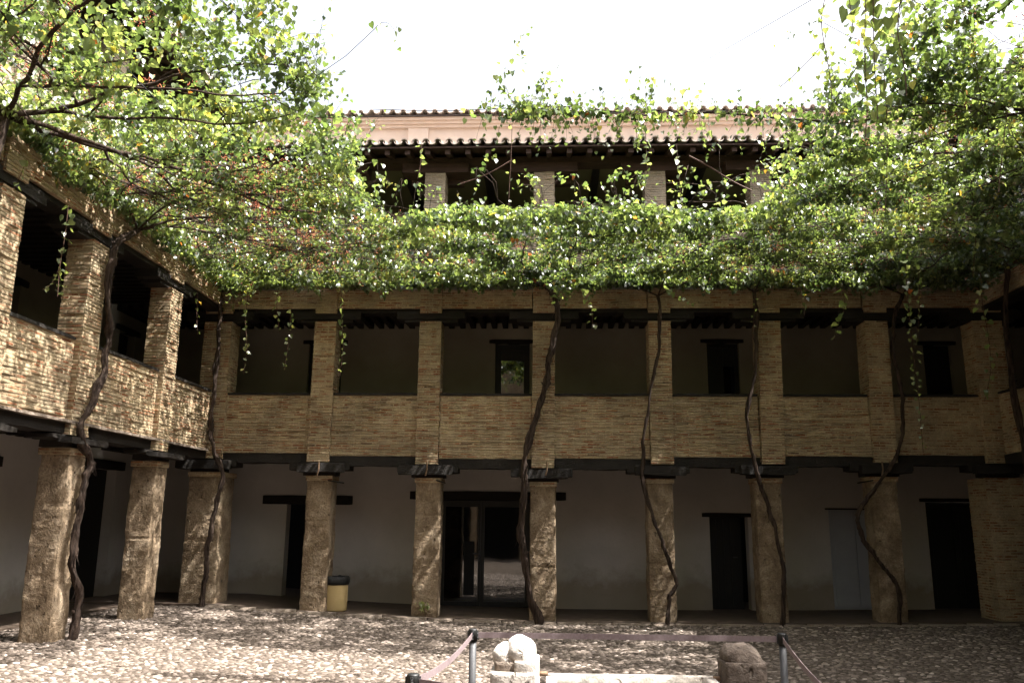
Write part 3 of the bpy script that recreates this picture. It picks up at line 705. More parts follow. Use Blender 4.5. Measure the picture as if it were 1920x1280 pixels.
for v in vines:
    v['path'] = [np.array(p, float) for p in v['path']]; b0 = v['path'][0]; b0[2] = gz(b0[0])-.02
    e = empty('climbing_vine', (b0[0], b0[1], gz(b0[0])), v['label'], 'vine', 'vines trained over the courtyard'); v['root'] = e
    sp = spline(v['path'], 9); n = len(sp)
    for k, p in enumerate(sp): p += np.array([mnoise.noise(Vector((k*.25, b0[0], 0))), mnoise.noise(Vector((k*.25, 0, b0[1]+7)))*.5, 0])*.034+np.array([mnoise.noise(Vector((k*.8, b0[0], 3))), 0, 0])*.016
    v['top'] = sp[-1]
    mb = MB(); rr = [v['r']*(1.3-.3*min(1, k/8))*(1+.38*mnoise.noise(Vector((k*.33, v['r']*99, b0[0])))+.25*max(0, mnoise.noise(Vector((k*.9, 5, b0[0]))))) for k in range(n)]
    tube(mb, sp, rr, 16, .6, .2, b0[0])
    for q in range(3 if v['r'] > .03 else 2):   # shaggy strands of old wood twined round it
        ph = q*2.1; s2 = [p+np.array([math.cos(ph+k*.14), math.sin(ph+k*.14), 0])*rr[k]*.8 for k, p in enumerate(sp)]; tube(mb, s2, [r_*.42 for r_ in rr], 7, .3, .1, q+3)
    if v['r'] > .03:      # peeling bark fibres
        for q in range(70):
            k = random.randrange(2, n-2); th = random.random()*6.28; p = sp[k]+np.array([math.cos(th), math.sin(th), 0])*rr[k]*.95
            dv = np.array([math.cos(th)*.05, math.sin(th)*.05, -random.uniform(.05, .16)]); tube(mb, [p, p+dv*.5+np.array([0, 0, -.01]), p+dv], [.004, .003, .001], 3)
    for q in range(5):      # stubs of pruned side shoots and knots
        k = random.randrange(4, n-3); th = random.random()*6.28; dv = np.array([math.cos(th), -abs(math.sin(th)), .5])*rr[k]; tube(mb, [sp[k], sp[k]+dv*1.1, sp[k]+dv*1.9+np.array([0, 0, .01])], [rr[k]*.6, rr[k]*.38, rr[k]*.12], 6, .3)
    mb.build('trunk', 'bark', e, True)

def edge_noise(x, y, s=1.3): return mnoise.noise(Vector((x*s, y*s, 4.2)))
def dens(x, y):
    """leafiness of the canopy over a spot, 0..1"""
    if x < XL-.35 or x > XR+.3 or y > D-.02 or y < 1.5: return 0
    e1 = (-2.2-.12*(y < 8.3)+.45*edge_noise(x, y))-x; e2 = x-(2.85+.40*edge_noise(x+9, y)); e3 = y-(10.1+.35*edge_noise(x, y+9))
    e = max(e1, e2, e3)
    return max(0, min(1, .5+e/.35))
def sag(x, y): return .34*(11-y)/1.2 if (-2.4 < x < 3 and 9.3 < y < 11) else 0
# branches: woody arms radiating under the leaves
def walk(p, a, L, r, wander, out, depth, zt=5.78):
    pts = [p.copy()]; n = int(L/.22); q = p.copy()
    for i in range(n):
        a += random.gauss(0, wander); q = q+np.array([math.cos(a)*.22, math.sin(a)*.22, 0]); q[2] += (zt+.10*mnoise.noise(Vector((q[0]*1.5, q[1]*1.5, depth*3)))-sag(q[0], q[1])-q[2])*.5
        q[2] += random.gauss(0, .012)
        if dens(q[0], q[1]) < .3: break
        pts.append(q.copy())
        if depth < 3 and random.random() < (.30, .34, .30)[depth]:
            walk(q.copy(), a+random.choice((-1, 1))*random.uniform(.4, 1.1), L*(1-i/n)*random.uniform(.45, .8)+.3, r*(1-i/n)*.65+.0025, wander*1.15, out, depth+1, zt+random.uniform(-.06, .12))
    if len(pts) > 2: out.append((pts, r, depth))
aims = [[-.55, .05, .75, -1.3], [-.15, -.9, .35, -1.35], [2.6, 3.5, -.3, -.9, -2.2], [3.3, -.2, -1.6], [3.4, -.2, -1.4], [3.3, -.1, -1.3], [3.0, 3.9, 4.4, 2.4], [-.1, .6, -.7, -1.3, 1.2], [3.2, 2.5, 3.9, 4.5, 1.9]]
for v, am in zip(vines, aims):
    out = []
    for a in am: walk(v['top'].copy(), a, 4.6, max(.015, v['r']*.36), .17, out, 0)
    mb = MB(); 
    for pts, r, dp in out:
        n = len(pts); tube(mb, pts, [max(.0035, r*(1-.8*k/n)*(1+.15*math.sin(k*2.3))) for k in range(n)], 7 if dp == 0 else (5 if dp == 1 else 3), .2 if dp < 2 else 0)
    for q in range(26):      # thin layered stems running level under the leaves
        k_ = out[random.randrange(len(out))][0]; o2 = []; walk(k_[len(k_)//2].copy(), random.uniform(0, 6.28), 2.6, .006, .10, o2, 2, random.uniform(5.70, 5.9))
        for pts, r, dp in o2: tube(mb, pts, [max(.003, r*(1-.7*i/len(pts))) for i in range(len(pts))], 3); out.append((pts, r, dp))
    v['mb'] = mb; v['br'] = out
print('branches', sum(len(v['br']) for v in vines))

# leaves -----------------------------------------------------
HEART = np.array([(0, 0, 0), (.30, -.13, .05), (.50, .10, .10), (.44, .42, .07), (.2, .74, 0.0), (0, 1.0, -.06), (-.2, .74, 0.0), (-.44, .42, .07), (-.50, .10, .10), (-.30, -.13, .05)])
HF = np.array([(0, 1, 2, 3, 4, 5), (0, 5, 6, 7, 8, 9)])
def leaves(P, S, tilt=.55, droop=0.35, name='foliage', parent=None, col=None):
    N = len(P); az = rng.uniform(0, 2*np.pi, N)
    nrm = np.stack([rng.normal(0, tilt, N), rng.normal(0, tilt, N), np.ones(N)], 1); nrm /= np.linalg.norm(nrm, axis=1)[:, None]
    d = np.stack([np.cos(az), np.sin(az), -droop+rng.normal(0, .35, N)], 1); d -= nrm*(d*nrm).sum(1)[:, None]; d /= np.linalg.norm(d, axis=1)[:, None]
    # hanging leaves: some turn almost upright
    k = rng.random(N) < .45
    dk = d[k]; dk = dk*.5+np.array([0, 0, -1.0]); dk /= np.linalg.norm(dk, axis=1)[:, None]; nk = nrm[k]*.35+np.stack([np.cos(az[k]), np.sin(az[k]), .3*np.ones(k.sum())], 1); nk -= dk*(nk*dk).sum(1)[:, None]; nk /= np.linalg.norm(nk, axis=1)[:, None]
    d[k] = dk; nrm[k] = nk
    s = np.cross(d, nrm); fold = rng.uniform(.4, 2.2, N)
    H = HEART[None]*np.ones((N, 1, 1)); H = H.copy(); H[:, :, 2] *= fold[:, None]; H += rng.normal(0, .018, H.shape)
    W = P[:, None, :]+S[:, None, None]*(H[:, :, :1]*s[:, None, :]+H[:, :, 1:2]*d[:, None, :]+H[:, :, 2:3]*nrm[:, None, :])
    I = (HF[None]+(np.arange(N)*10)[:, None, None]).reshape(-1, 6)
    if col is None:
        pn = np.array([mnoise.noise(Vector((p[0]*1.6, p[1]*1.6, p[2]*2.5)))+.6*mnoise.noise(Vector((p[0]*5, p[1]*5, p[2]*5))) for p in P])
        c = np.clip(rng.beta(1.9, 2.3, N)*.8+.08+pn*.42, 0, .955)
    else: c = col
    c = np.where(rng.random(N) < .012, rng.uniform(.96, 1, N), c)
    return fast_mesh(name, W.reshape(-1, 3), 6, I, 'leaf', parent, np.repeat(c, 2))
tops = np.array([v['top'][:2]+0 for v in vines])
reach = np.array([1, 1, 1.0, 1, 1, 1, 1, 1.1, 1.0])
def owner(x, y):
    return int(np.argmin((tops[:, 0]-x)**2+(tops[:, 1]-y)**2 + rng.normal(0, .3, len(tops))))
LP = [[] for _ in vines]; LS = [[] for _ in vines]
def addleaf(k, p, s): LP[k].append(p); LS[k].append(s)
ntry = 0; cnt = 0
while cnt < 128000:
    ntry += 1
    x = random.uniform(XL-.35, XR+.25); y = random.uniform(2.2, D-.03)
    if y < 4.5 and random.random() < .5: continue
    dn = dens(x, y)
    if dn < random.random(): continue
    cl_ = mnoise.noise(Vector((x*1.7, y*1.7, 0)))*.7+mnoise.noise(Vector((x*5, y*5, 3)))*.5
    if random.random() > .52+cl_*1.9: continue
    if x < -3.2 and random.random() < .26: continue
    if x < -2.2 and y > 11 and random.random() < .30: continue
    if random.random() < (.32 if x < 3.1 and y < 9.9 else .12 if x < 3.1 else 0): continue
    th = .34+.30*mnoise.noise(Vector((x*.9+5, y*.9, 8)))
    if y > 9.6 and -2.4 < x < 3: th = th*.5
    edge = 1-abs(dn-.6)/.6 if dn < .98 else 0
    z = 5.74+th*random.random()**1.5-(.16*edge*random.random())+.07*mnoise.noise(Vector((x*3, y*3, 1)))
    if x < -5.2 or x > 7.1: z += .05
    if -2.4 < x < 3 and 9.3 < y < 11: z -= .34*(11-y)/1.2
    addleaf(owner(x, y), (x, y, z), random.uniform(.030, .058)*(1.55 if random.random() < .22 else 1)*(1.15 if dn < .97 else 1)); cnt += 1
# shoots poking out of the canopy: a thin stem with alternate leaves
ALLB = None
def nearest_vine(p):
    global ALLB
    if ALLB is None: ALLB = [np.concatenate([np.array(b[0]) for b in v['br']]) for v in vines]
    d = [((q-np.array(p))**2).sum(1).min() for q in ALLB]; k = int(np.argmin(d)); return k, d[k]**.5
def shoot(mb, k, pts, ls=.07, step=.07, spread=.05, taper=True):
    if k < 50:
        k, dist = nearest_vine(pts[0])
        if dist > .9: return
        mb = stem[k]
    tube(mb, pts[:-1] if len(pts) > 3 else pts, [.0034*(1-.7*i/len(pts)) for i in range(len(pts)-1 if len(pts) > 3 else len(pts))], 3)
    pts = [np.array(p) for p in pts]
    if k < 50:      # join the stem to the nearest woody arm of its vine
        NP = vines[k].setdefault('np', np.concatenate([np.array(b[0]) for b in vines[k]['br']])); j = int(np.argmin(((NP-pts[0])**2).sum(1)))
        a_, b_ = NP[j], pts[0]; tube(mb, [a_, a_*.5+b_*.5+np.array([random.gauss(0, .05), random.gauss(0, .05), .02]), b_], .0035, 3)
    for i in range(len(pts)-1):
        seg = np.linalg.norm(pts[i+1]-pts[i]); m = max(1, round(seg/step))
        for j in range(m):
            p = pts[i]+(pts[i+1]-pts[i])*(j+random.random()*.6)/m; t = (i+j/m)/len(pts)
            q = p+np.array([random.gauss(0, spread), random.gauss(0, spread), random.gauss(-.01, spread*.5)])
            addleaf(k, tuple(q), ls*(1-.55*t if taper else 1)*random.uniform(.75, 1.15))
def arc(p, dx, dy, dz, droop, n=7):
    return [(p[0]+dx*t, p[1]+dy*t, p[2]+dz*t-droop*t*t) for t in [i/n for i in range(n+1)]]
stem = [v['mb'] for v in vines]
for i in range(330):       # wisps round the edge of the opening and on top
    for _ in range(60):
        x = random.uniform(XL, XR); y = random.uniform(4, 12.5); dn = dens(x, y)
        if .5 < dn < .95 and not (y > 9.4 and -2.4 < x < 3 and random.random() < .7): break
    k = owner(x, y); inx = .12 if x < -1 else (-.15 if x > 1.7 else 0)
    shoot(stem[k], k, arc((x, y, 5.9+random.random()*.2), inx*random.uniform(.2, 2.2)+random.gauss(0, .15), random.gauss(-.1, .2), random.uniform(.05, .75)*(.15 if y > 9.5 and -2.6 < x < 3.2 else .8), random.uniform(0, .55)), .07, .055, .04)
for i in range(9000):
    y = random.uniform(4.5, 14.0); t = random.random()
    if mnoise.noise(Vector((y*1.2, t*2.5, 0))) < -.15: continue
    addleaf(owner(XL, y), (XL-.25+random.random()*.55+.5*t*(1-t), y, 5.85+t*(1.5+.5*mnoise.noise(Vector((y, 0, 0))))), random.uniform(.045, .08))
for i in range(15000):      # growth climbing the far upper parapet
    x = random.uniform(XL, XR); t = random.random()**1.2
    if mnoise.noise(Vector((x*1.3, t*2.5, 7))) < -.22: continue
    addleaf(owner(x, D), (x, D-.04-random.random()*.30-.25*t*(1-t), 5.74+t*(.95+.3*mnoise.noise(Vector((x*.8, 5, 0))))), random.uniform(.045, .085))
for i in range(7500):      # leafy fringe spilling over the eaves of the side wings
    lf = random.random() < .62; y = random.uniform(4.5, 14.2); x = (XL+random.random()*.38) if lf else (XR-random.random()*1.0*(y > 11)-random.random()*.3)
    dp = .16+.30*max(0, mnoise.noise(Vector((y*1.4, 3 if lf else 9, 0)))+.3)
    addleaf(owner(x, y), (x, y, 5.86-random.random()*dp), random.uniform(.035, .075))
for i in range(5200):      # ragged lower fringe in front of the far frieze
    x = random.uniform(XL, XR); a_ = max(0, mnoise.noise(Vector((x*1.9, 4, 4)))+.12)+.6*max(0, mnoise.noise(Vector((x*6, 1, 4))))
    addleaf(owner(x, D), (x, D-.12-random.random()*.9, 5.78-random.random()**1.4*(.06+.5*a_)), random.uniform(.04, .085))
# hand-placed shoots: pixel path and depth
def strand(k, pts, Y, ls, step=.075, spread=.035):
    P = spline([atY(x, y, Y) for x, y in pts], 3); MBx = MB(); 
    shoot(stem[k] if False else MBx, k+100 if False else k, [tuple(p) for p in P], ls, step, spread)
def hang(k, pts, Y, ls, step=.075, spread=.035):
    """a trailing shoot: own mesh of stem and leaves under its vine"""
    P = [tuple(p) for p in spline([atY(x, y, Y) for x, y in pts], 3)]
    mb = MB(); tube(mb, P, .004, 4); o = mb.build('trailing_shoot', 'twig', vines[k]['root'])
    lp = []; ls_ = []; P = [np.array(p) for p in P]; n = len(P)
    for i in range(n-1):
        seg = np.linalg.norm(P[i+1]-P[i]); m = max(1, round(seg/step))
        for j in range(m):
            t = (i+j/m)/n; q = P[i]+(P[i+1]-P[i])*(j+random.random()*.5)/m; sg = 1 if (j+i*m) % 2 else -1
            lp.append(q+np.array([sg*random.uniform(.2, 1)*spread, random.gauss(0, spread*.5), 0])); ls_.append(ls*(1-.45*t)*random.uniform(.75, 1.2))
    lo = leaves(np.array(lp), np.array(ls_), .8, .6, 'leaves', o, np.clip(rng.uniform(.45, .95, len(lp)), 0, .95))
hang(7, [(128, 385), (122, 440), (112, 500), (108, 556)], 8.6, .075, .05, .06)
hang(7, [(112, 500), (98, 530), (80, 543)], 8.6, .06)
hang(7, [(50, 300), (38, 330), (25, 358)], 8.2, .07)
hang(1, [(466, 545), (460, 600), (463, 650), (456, 702)], 12.6, .085); hang(1, [(521, 545), (519, 575), (524, 622)], 12.6, .085)
hang(1, [(546, 580), (541, 640), (533, 692)], 12.8, .07); hang(1, [(640, 530), (641, 600), (643, 650), (637, 706)], 12.4, .09, .085)
hang(1, [(370, 545), (369, 590), (370, 628)], 13, .07, .1)
hang(2, [(1095, 540), (1108, 575), (1112, 612)], 13.0, .1, .05, .06)
hang(4, [(1580, 545), (1584, 575), (1572, 605), (1564, 640)], 12.4, .13, .09); hang(4, [(1510, 555), (1508, 590)], 12.6, .08)
hang(3, [(1250, 540), (1268, 552), (1290, 565), (1305, 570)], 12.8, .1, .05)
hang(5, [(1698, 490), (1702, 560), (1708, 620), (1716, 690), (1724, 760)], 11.6, .09, .055, .06); hang(5, [(1722, 500), (1724, 570), (1719, 645)], 11.6, .085)
hang(5, [(1724, 760), (1727, 800), (1731, 848)], 11.6, .05, .07)
hang(6, [(1838, 500), (1842, 570), (1853, 630), (1858, 690), (1846, 752)], 11.4, .095, .07, .06)
hang(4, [(1414, 470), (1415, 540), (1413, 620)], 12.9, .055, .1)
hang(2, [(640+320, 240), (958, 300), (955, 350), (953, 410)], 9.6, .06, .12)
hang(3, [(1268, 270), (1273, 320), (1279, 395)], 9.6, .075, .07); hang(3, [(1210, 240), (1212, 290), (1214, 325)], 8.6, .08, .05)
hang(2, [(790, 270), (789, 305), (783, 335)], 9.9, .08, .07)
hang(8, [(1623, -20), (1622, 60), (1622, 130), (1626, 200), (1622, 260)], 5.4, .085, .05, .05); hang(8, [(1637, -20), (1638, 80), (1642, 160), (1646, 225)], 5.4, .09, .06, .05)
hang(8, [(1550, -20), (1540, 40), (1548, 95), (1556, 140), (1560, 185)], 6.0, .06, .045, .05); hang(8, [(1545, 80), (1520, 110), (1490, 140), (1462, 164)], 6.2, .05, .05, .03)
hang(8, [(1690, -10), (1683, 60), (1695, 120), (1700, 180)], 5.4, .085, .05, .07); hang(8, [(1590, -20), (1600, 60)], 5.2, .11, .05, .05)
hang(8, [(1890, 200), (1880, 280), (1872, 360)], 7, .06); hang(8, [(1656, 120), (1664, 250), (1660, 400)], 7.0, .09, .12)
hang(6, [(1830, 440), (1824, 520)], 10.2, .07)
# the branch that crosses the opening on a wire
def cross():
    P = spline([atY(x, y, 8.15+.0002*(x-960)) for x, y in [(700, 205), (830, 208), (955, 203), (1060, 200), (1180, 213), (1250, 219), (1330, 211), (1420, 218), (1487, 224), (1570, 228)]], 6)
    mb = MB(); tube(mb, P, [.004 if i < 15 else .006+.008*min(1, (i-15)/20) for i in range(len(P))], 5, .2); o = mb.build('crossing_branch', 'bark', vines[8]['root'])
    def sh(px, top, n, up, dn, sz=.066):
        for i in range(n):
            x = px+random.gauss(0, 26); b = atY(x, top, 8.15); r_ = random.random()
            if r_ < up: arcp = arc(b, random.gauss(0, .16), random.gauss(0, .12), random.uniform(.1, .42), .08)
            else: arcp = arc(b, random.gauss(0, .16), random.gauss(0, .15), random.uniform(-.02, .1), random.uniform(.1, .5))
            shoot(st, 99, arcp, sz*random.uniform(.8, 1.2), .05, .03)
    global addleaf
    CL = []; CS = []; st = MB(); old = addleaf
    def addleaf(k, p, s): CL.append(p); CS.append(s)
    sh(965, 205, 14, .5, .5); sh(1000, 215, 16, .35, .5); sh(1045, 205, 14, .3, .5); sh(1090, 210, 14, .3, .5); sh(1140, 215, 12, .45, .5)
    sh(1195, 215, 13, .6, .5); sh(1250, 217, 9, .4, .5); sh(1310, 213, 8, .4, .5); sh(1370, 215, 9, .4, .5); sh(1430, 220, 9, .5, .5); sh(1500, 226, 16, .5, .5)
    # the two tall sprays
    for pts in ([(1000, 230), (960, 190), (945, 140), (968, 95), (985, 42)], [(985, 225), (1015, 180), (1030, 130)], [(1180, 215), (1190, 165), (1184, 125)], [(1200, 215), (1225, 180), (1240, 150)], [(930, 225), (925, 185)], [(870, 215), (905, 205)], [(1060, 215), (1085, 178)], [(1520, 225), (1545, 190)], [(975, 210), (950, 165), (958, 120)], [(1010, 215), (1020, 165), (1035, 118)], [(1040, 215), (1062, 175), (1075, 160)], [(990, 215), (1000, 160), (985, 120)], [(1215, 215), (1210, 170), (1222, 135)], [(1250, 218), (1265, 180), (1270, 160)], [(940, 210), (905, 190), (880, 195)], [(1430, 218), (1450, 190)]):
        shoot(st, 99, [tuple(p) for p in spline([atY(x, y, 8.0) for x, y in pts], 4)], .078, .032, .06)
    addleaf = old
    st.build('side_shoots', 'twig', o); leaves(np.array(CL), np.array(CS), .8, .6, 'leaves', o)
    mb = MB(); tube(mb, spline([atY(x, y, 10.2) for x, y in [(862, 345), (905, 330), (935, 315), (960, 300)]], 5), .008, 4, .3); mb.build('bare_twig', 'twig', vines[3]['root']); mb = MB(); tube(mb, spline([atY(x, y, 9.8) for x, y in [(1292, 292), (1330, 312), (1370, 338), (1410, 358)]], 5), .010, 4, .4)
    mb.build('bare_twig', 'twig', vines[3]['root'])
cross()
# leaf edge standing up along the front of the far canopy strip
for i in range(190):
    x = random.uniform(-1.9, 2.7); y = 10.3+random.random()*.9; k = owner(x, 12.5)
    hump = mnoise.noise(Vector((x*1.5, 2.2, 0)))
    if hump < -.05 and random.random() < .7: continue
    shoot(stem[k], k, arc((x, y, 5.68), random.gauss(0, .15), random.gauss(-.05, .15), random.uniform(-.05, .18)+.75*max(0, hump), random.uniform(0, .25)), .085, .05, .04)
for k, v in enumerate(vines):
    stem[k].build('branches', 'bark', v['root'], True)
    if LP[k]: 
        o = leaves(np.array(LP[k]), np.array(LS[k]), .6, .35, 'foliage', v['root']); o['kind'] = 'stuff'
# reddish berry stalks hanging under the leaves
def y_in(p): return -2.7 < p[0] < 3.1 and p[1] < 11.2
def berries():
    for k, v in enumerate(vines):
        C_ = []
        for pts, r, dp in v['br']:
            for p in pts[1:]:
                if not (y_in(p)) and random.random() < (.20 if k in (0, 1, 2, 7) else .08):
                    c = p+np.array([random.gauss(0, .1), random.gauss(0, .1), random.uniform(-.02, .12)])
                    for _ in range(26): C_.append(c+np.array([random.gauss(0, .035), random.gauss(0, .035), random.gauss(0, .04)]))
        if not C_: continue
        C_ = np.array(C_); N = len(C_); b = np.array([(1, 0, -.5), (-.5, .87, -.5), (-.5, -.87, -.5), (0, 0, 1.2)])
        W = C_[:, None]+b[None]*rng.uniform(.004, .010, (N, 1, 1))
        I = (np.array([(0, 1, 3), (1, 2, 3), (2, 0, 3), (0, 2, 1)])[None]+(np.arange(N)*4)[:, None, None]).reshape(-1, 3)
        o = fast_mesh('berry_stalks', W.reshape(-1, 3), 3, I, 'berry', v['root'], np.repeat(rng.random(N), 4)); o['kind'] = 'stuff'
berries()
print('leaves', cnt)

# trellis wires
def wire(a, b, label, sag=.06, r=.004):
    a = np.array(a, float); b = np.array(b, float); mb = MB(); n = 16
    tube(mb, [a+(b-a)*i/n-np.array([0, 0, sag*4*(i/n)*(1-i/n)]) for i in range(n+1)], r, 4); o = mb.build('trellis_wire', 'steel', None); return props(o, label, 'wire', 'wires carrying the vines')
for i, y in enumerate((11.0, 12.1, 13.2)): wire((XL, y, 5.76), (XR, y, 5.76), ['vine wire along the inner edge of the far canopy', 'vine wire through the middle of the far canopy', 'vine wire nearest the far wing'][i])
for i, x in enumerate((-4.9, -3.9, -2.95)): wire((x, YR, 5.76), (x, D, 5.76), ['vine wire closest to the left wing', 'vine wire through the middle of the left canopy', 'vine wire along the inner edge of the left canopy'][i])
for i, x in enumerate((2.8, 4.3, 5.9)): wire((x, YR, 5.76), (x, D, 5.76), ['vine wire along the inner edge of the right canopy', 'vine wire through the middle of the right canopy', 'vine wire closest to the right wing'][i])
wire((XL, 8.15, 5.90), (XR, 8.15, 5.96), 'wire crossing the open sky under the leafy branch', .02, .003)
cb = wire(atY(1215, 172, 19.6), atY(1560, -22, 5.0), 'thin dark cable slanting across the sky at top right', .02, .004); cb.name = 'overhead_cable'; cb['category'] = 'cable'; del cb['group']

# ---------------------------------------------------------------- objects in the court
# bin
def trash():
    c = atY(629, 1150, D+.28); cx, cy = c[0], c[1]; z0 = gz(cx)+.037; W = .19; Hh = .56
    e = empty('trash_bin', (cx, cy, z0), 'cream litter bin with a black bag folded over its rim, beside a stone column', 'litter bin')
    def ring(w, z, n=24, sq=.3, j=0):
        R = []
        for k in range(n):
            th = 2*math.pi*k/n; c_, s_ = math.cos(th), math.sin(th); m_ = max(abs(c_), abs(s_)); rr = w*((1-sq)+sq/m_)*(1+(random.gauss(0, j) if j else 0))
            R.append((cx+c_*rr, cy+s_*rr, z+(random.gauss(0, j*.12) if j else 0)))
        return R
    mb = MB(); mb.loft([ring(W*.95, z0), ring(W*.98, z0+.02), ring(W, z0+.42), ring(W, z0+Hh-.06)]); mb.build('body', 'bin', e, True)
    mb = MB(); mb.loft([ring(W*1.04, z0+Hh-.135, j=.015), ring(W*1.09, z0+Hh-.08, j=.02), ring(W*1.09, z0+Hh-.03, j=.02), ring(W*1.03, z0+Hh, j=.03), ring(W*.8, z0+Hh+.005, j=.05), ring(W*.6, z0+Hh-.04, j=.05)]); mb.build('bag', 'liner', e, True)
trash()
# stanchions
def stanchion(px, py, label, zt=.95):
    d = ray(px, py); p = _C+d*((zt-EYE)/d[2]); x, y = p[0], p[1]; g = gz(x)
    e = empty('barrier_post', (x, y, g), label, 'barrier post', 'retractable belt barrier posts')
    def cyl(r0, r1, z0, z1, n=20, more=()):
        mb = MB(); R = [[(x+r*math.cos(2*math.pi*k/n), y+r*math.sin(2*math.pi*k/n), z) for k in range(n)] for r, z in ((r0, z0), (r1, z1), *more)]; mb.loft(R); return mb
    cyl(.17, .17, g+.005, g+.02, 32, ((.15, g+.035), (.03, g+.05))).build('base', 'black', e, True)
    cyl(.0235, .0235, g+.05, zt-.075).build('tube', 'steel', e, True)
    cyl(.030, .030, zt-.0745, zt-.006, 20, ((.026, zt),)).build('head', 'black', e, True)
    mb = MB(); mb.box(x-.006, x+.006, y-.034, y-.029, zt-.065, zt-.012); mb.box(x+.029, x+.036, y-.008, y+.008, zt-.065, zt-.012); mb.box(x-.036, x-.029, y-.008, y+.008, zt-.065, zt-.012); mb.build('belt_slots', 'liner', e)
    return e, np.array([x, y, zt-.038])
pA, a = stanchion(887, 1178, 'grey barrier post behind the pale carved stone')
pB, b = stanchion(775, 1262, 'black-topped barrier post at the bottom edge, nearest the viewer')
pC, c = stanchion(1466, 1186, 'barrier post in the shade, right of the rough stone block')
dpos = np.array([c[0]+.62, b[1]+.0, b[2]])
pD = None
def belt(par, p, q, sag=.03, h=.036):
    n = 24; mb = MB(); dv = (q-p)/np.linalg.norm(q-p); p = p+dv*.033; q = q-dv*.033; nr = np.array([-dv[1], dv[0], 0])*.0012; V = []; fs = []
    R = []
    for i in range(n+1):
        t = i/n; m_ = p+(q-p)*t-np.array([0, 0, sag*4*t*(1-t)]); hh = np.array([0, 0, h/2]); tw = nr
        R.append([tuple(m_-hh-tw), tuple(m_-hh+tw), tuple(m_+hh+tw), tuple(m_+hh-tw)])
    mb.loft(R); return mb.build('belt', 'belt', par)
belt(pA, a, b, .04); belt(pA, a, c, .0); 
e2, dd_ = stanchion(1640, 1345, 'barrier post just outside the lower right edge of the view')
belt(pC, c, dd_, .05); belt(pB, b, dd_, .02)

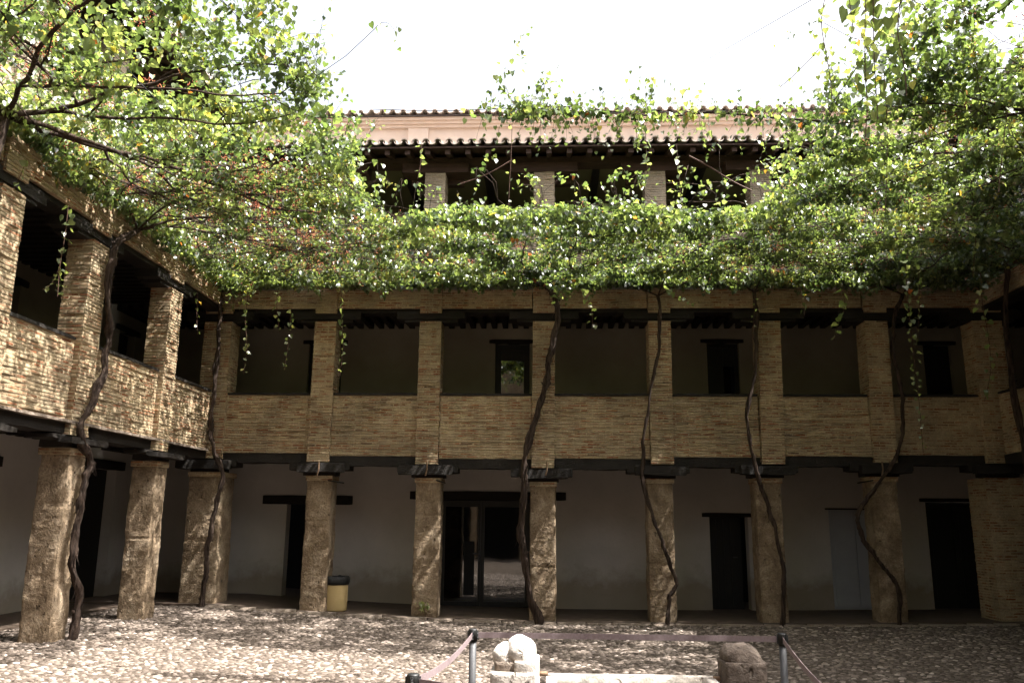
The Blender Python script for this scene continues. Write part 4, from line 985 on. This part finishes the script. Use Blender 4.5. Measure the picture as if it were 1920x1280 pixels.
# fountain: two stone blocks and a trough between
FY = 4.55
def blob(mb, c, r, n=28, m=18, sq=1.0, nz=.03, seed=0, rot=0):
    rings = []
    for j in range(m+1):
        ph = -math.pi/2+math.pi*j/m; R = []
        for i in range(n):
            th = 2*math.pi*i/n; v = Vector((math.cos(ph)*math.cos(th), math.cos(ph)*math.sin(th), math.sin(ph)))
            v = Vector([math.copysign(abs(q)**sq, q) for q in v]); k = 1+nz*mnoise.noise(v*2.5+Vector((seed, 0, 0)))+nz*.5*mnoise.noise(v*7+Vector((seed, 3, 0)))
            x, y, z = v.x*r[0]*k, v.y*r[1]*k, v.z*r[2]*k; cr, sr = math.cos(rot), math.sin(rot)
            R.append((c[0]+x*cr+z*sr, c[1]+y, c[2]-x*sr+z*cr))
        rings.append(R)
    mb.loft(rings, True)
def fountain():
    L = lambda x, y: atY(x, y, FY)
    xl, xr = L(921, 1250)[0], L(1013, 1250)[0]; cx = (xl+xr)/2
    e = empty('carved_stone', (cx, FY, gz(0)), 'pale carved stone with two rounded lobes on a block, lit by the sun', 'carved stone')
    z1 = L(960, 1252)[2]; m = MB(); m.rough(xl, xr-.01, FY-.13, FY+.13, 0, z1, seg=.02, amp=.006, chip=.014, seed=3); m.rough(cx+.0, xr+.002, FY-.12, FY+.12, z1-.1, L(1000, 1232)[2], seg=.016, amp=.006, chip=.02, seed=5)
    m.build('block', 'white_stone', e, True)
    m = MB(); q = L(985, 1222); m.rough(xl+.02, xr-.06, FY-.11, FY+.11, z1-.01, z1+.045, seg=.016, amp=.005, chip=.02, seed=8); m.build('neck', 'kerb', e, True)
    m = MB(); p = L(950, 1232); blob(m, p, (.072, .09, .074), sq=.8, nz=.07, seed=2, rot=-.2); blob(m, L(976, 1220), (.082, .112, .077), sq=.86, nz=.07, seed=4, rot=.5); blob(m, L(963, 1239), (.08, .09, .045), sq=.7, nz=.06, seed=6)
    hd = m.build('lobes', 'white_stone', e, True)
    m = MB(); blob(m, atY(978, 1229, FY-.100), (.006, .012, .008), 10, 8, nz=0); m.build('drill_hole', 'dark_stone', hd, True)
    m = MB(); s_ = L(1013, 1262); tube(m, [(s_[0]-.02, FY, s_[2]), (s_[0]+.04, FY, s_[2])], .012, 10); m.build('spout', 'iron', e, True)
    x2, x3 = L(1350, 1250)[0], L(1430, 1250)[0]; zt = L(1390, 1236)[2]; cx2 = (x2+x3)/2
    e = empty('rough_stone_block', (cx2, FY, 0), 'dark weathered stone block with a rounded worn top, standing in shade', 'stone block')
    m = MB(); m.rough(x2, x3, FY-.12, FY+.12, 0, zt, seg=.02, amp=.012, chip=.02, seed=31); m.build('block', 'dark_stone', e, True)
    m = MB(); rings = []
    for j in range(9):
        t = j/8; w = .5*(1-t**3.2*.50); R = []; z = zt-.004+(L(1385, 1204)[2]-zt)*t
        for i in range(28):
            th = 2*math.pi*i/28; cc, ss = math.cos(th), math.sin(th); mm_ = max(abs(cc), abs(ss)); k = (x3-x2)*w*(.45+.55/mm_)*(1+.12*mnoise.noise(Vector((cc*2, ss*2, z*9))))
            R.append((cx2-.012*t+cc*k*.93, FY+ss*k*.88, z+.012*mnoise.noise(Vector((cc*2, ss*2, 5+t)))))
        rings.append(R)
    m.loft(rings); m.build('worn_top', 'dark_stone', e, True)
    m = MB(); s_ = L(1350, 1272); tube(m, [(s_[0]+.02, FY, s_[2]), (s_[0]-.035, FY, s_[2])], .014, 10); m.build('spout', 'iron', e, True)
    # trough
    zr = L(1180, 1266)[2]; a0, a1 = xr+.03, x2-.03; y0, y1 = 3.75, FY+.05
    e = empty('stone_trough', ((a0+a1)/2, (y0+y1)/2, 0), 'low pale stone water trough between the two stone blocks', 'trough')
    m = MB(); t_ = .055
    m.rough(a0, a1, y1-t_, y1, 0, zr, seg=.04, amp=.007, chip=.012, seed=51); m.rough(a0, a1, y0, y0+t_, 0, zr, seg=.04, amp=.005, chip=.01, seed=52)
    m.rough(a0+.003, a0+t_, y0+t_+.004, y1-t_-.004, 0, zr-.004, seg=.05, amp=.004, chip=.01, seed=53); m.rough(a1-t_, a1-.003, y0+t_+.004, y1-t_-.004, 0, zr-.004, seg=.05, amp=.004, chip=.01, seed=54)
    m.build('basin', 'white_stone', e, True); MB().box(a0+.03, a1-.03, y0+.03, y1-.03, .3, zr-.06).build('water', 'water', e)
fountain()
# sprout at the foot of a column
def sprout():
    p = atY(797, 1160, D-.03); e = empty('seedling', (p[0], p[1]-.05, gz(p[0])), 'small light green seedling growing up the foot of a stone column', 'plant')
    m = MB(); top = atY(793, 1133, D-.07); tube(m, spline([(p[0], p[1]-.05, 0), (p[0]+.01, p[1]-.06, .1), tuple(top)], 4), .005, 4); m.build('stem', 'twig', e)
    P = np.array([top+np.array([random.gauss(0, .05), random.gauss(-.02, .02), random.gauss(0, .035)]) for _ in range(12)]); leaves(P, np.full(12, .085), .5, .2, 'leaves', e, np.full(12, .93))
sprout()
# fire extinguisher on the far left wall
def ext():
    x, y, z = -7.72, D+WD-.10, .75; e = empty('fire_extinguisher', (x, y, z), 'red fire extinguisher hanging in the dark far left corner', 'fire extinguisher')
    n = 18; m = MB(); m.loft([[(x+r*math.cos(6.2832*k/n), y+r*math.sin(6.2832*k/n), z+h_) for k in range(n)] for r, h_ in ((.06, 0), (.068, .02), (.068, .36), (.05, .42), (.02, .45))]); m.build('cylinder', 'red', e, True)
    m = MB(); m.box(x-.02, x+.02, y-.02, y+.02, z+.45, z+.5); m.box(x-.02, x+.1, y-.01, y+.01, z+.5, z+.52); m.build('valve', 'black', e)
    m = MB(); tube(m, spline([(x+.02, y, z+.47), (x+.11, y, z+.4), (x+.09, y, z+.15)], 6), .01, 6); m.build('hose', 'black', e)
ext()
for o in bpy.data.objects:
    if 'wloc' in o: del o['wloc']
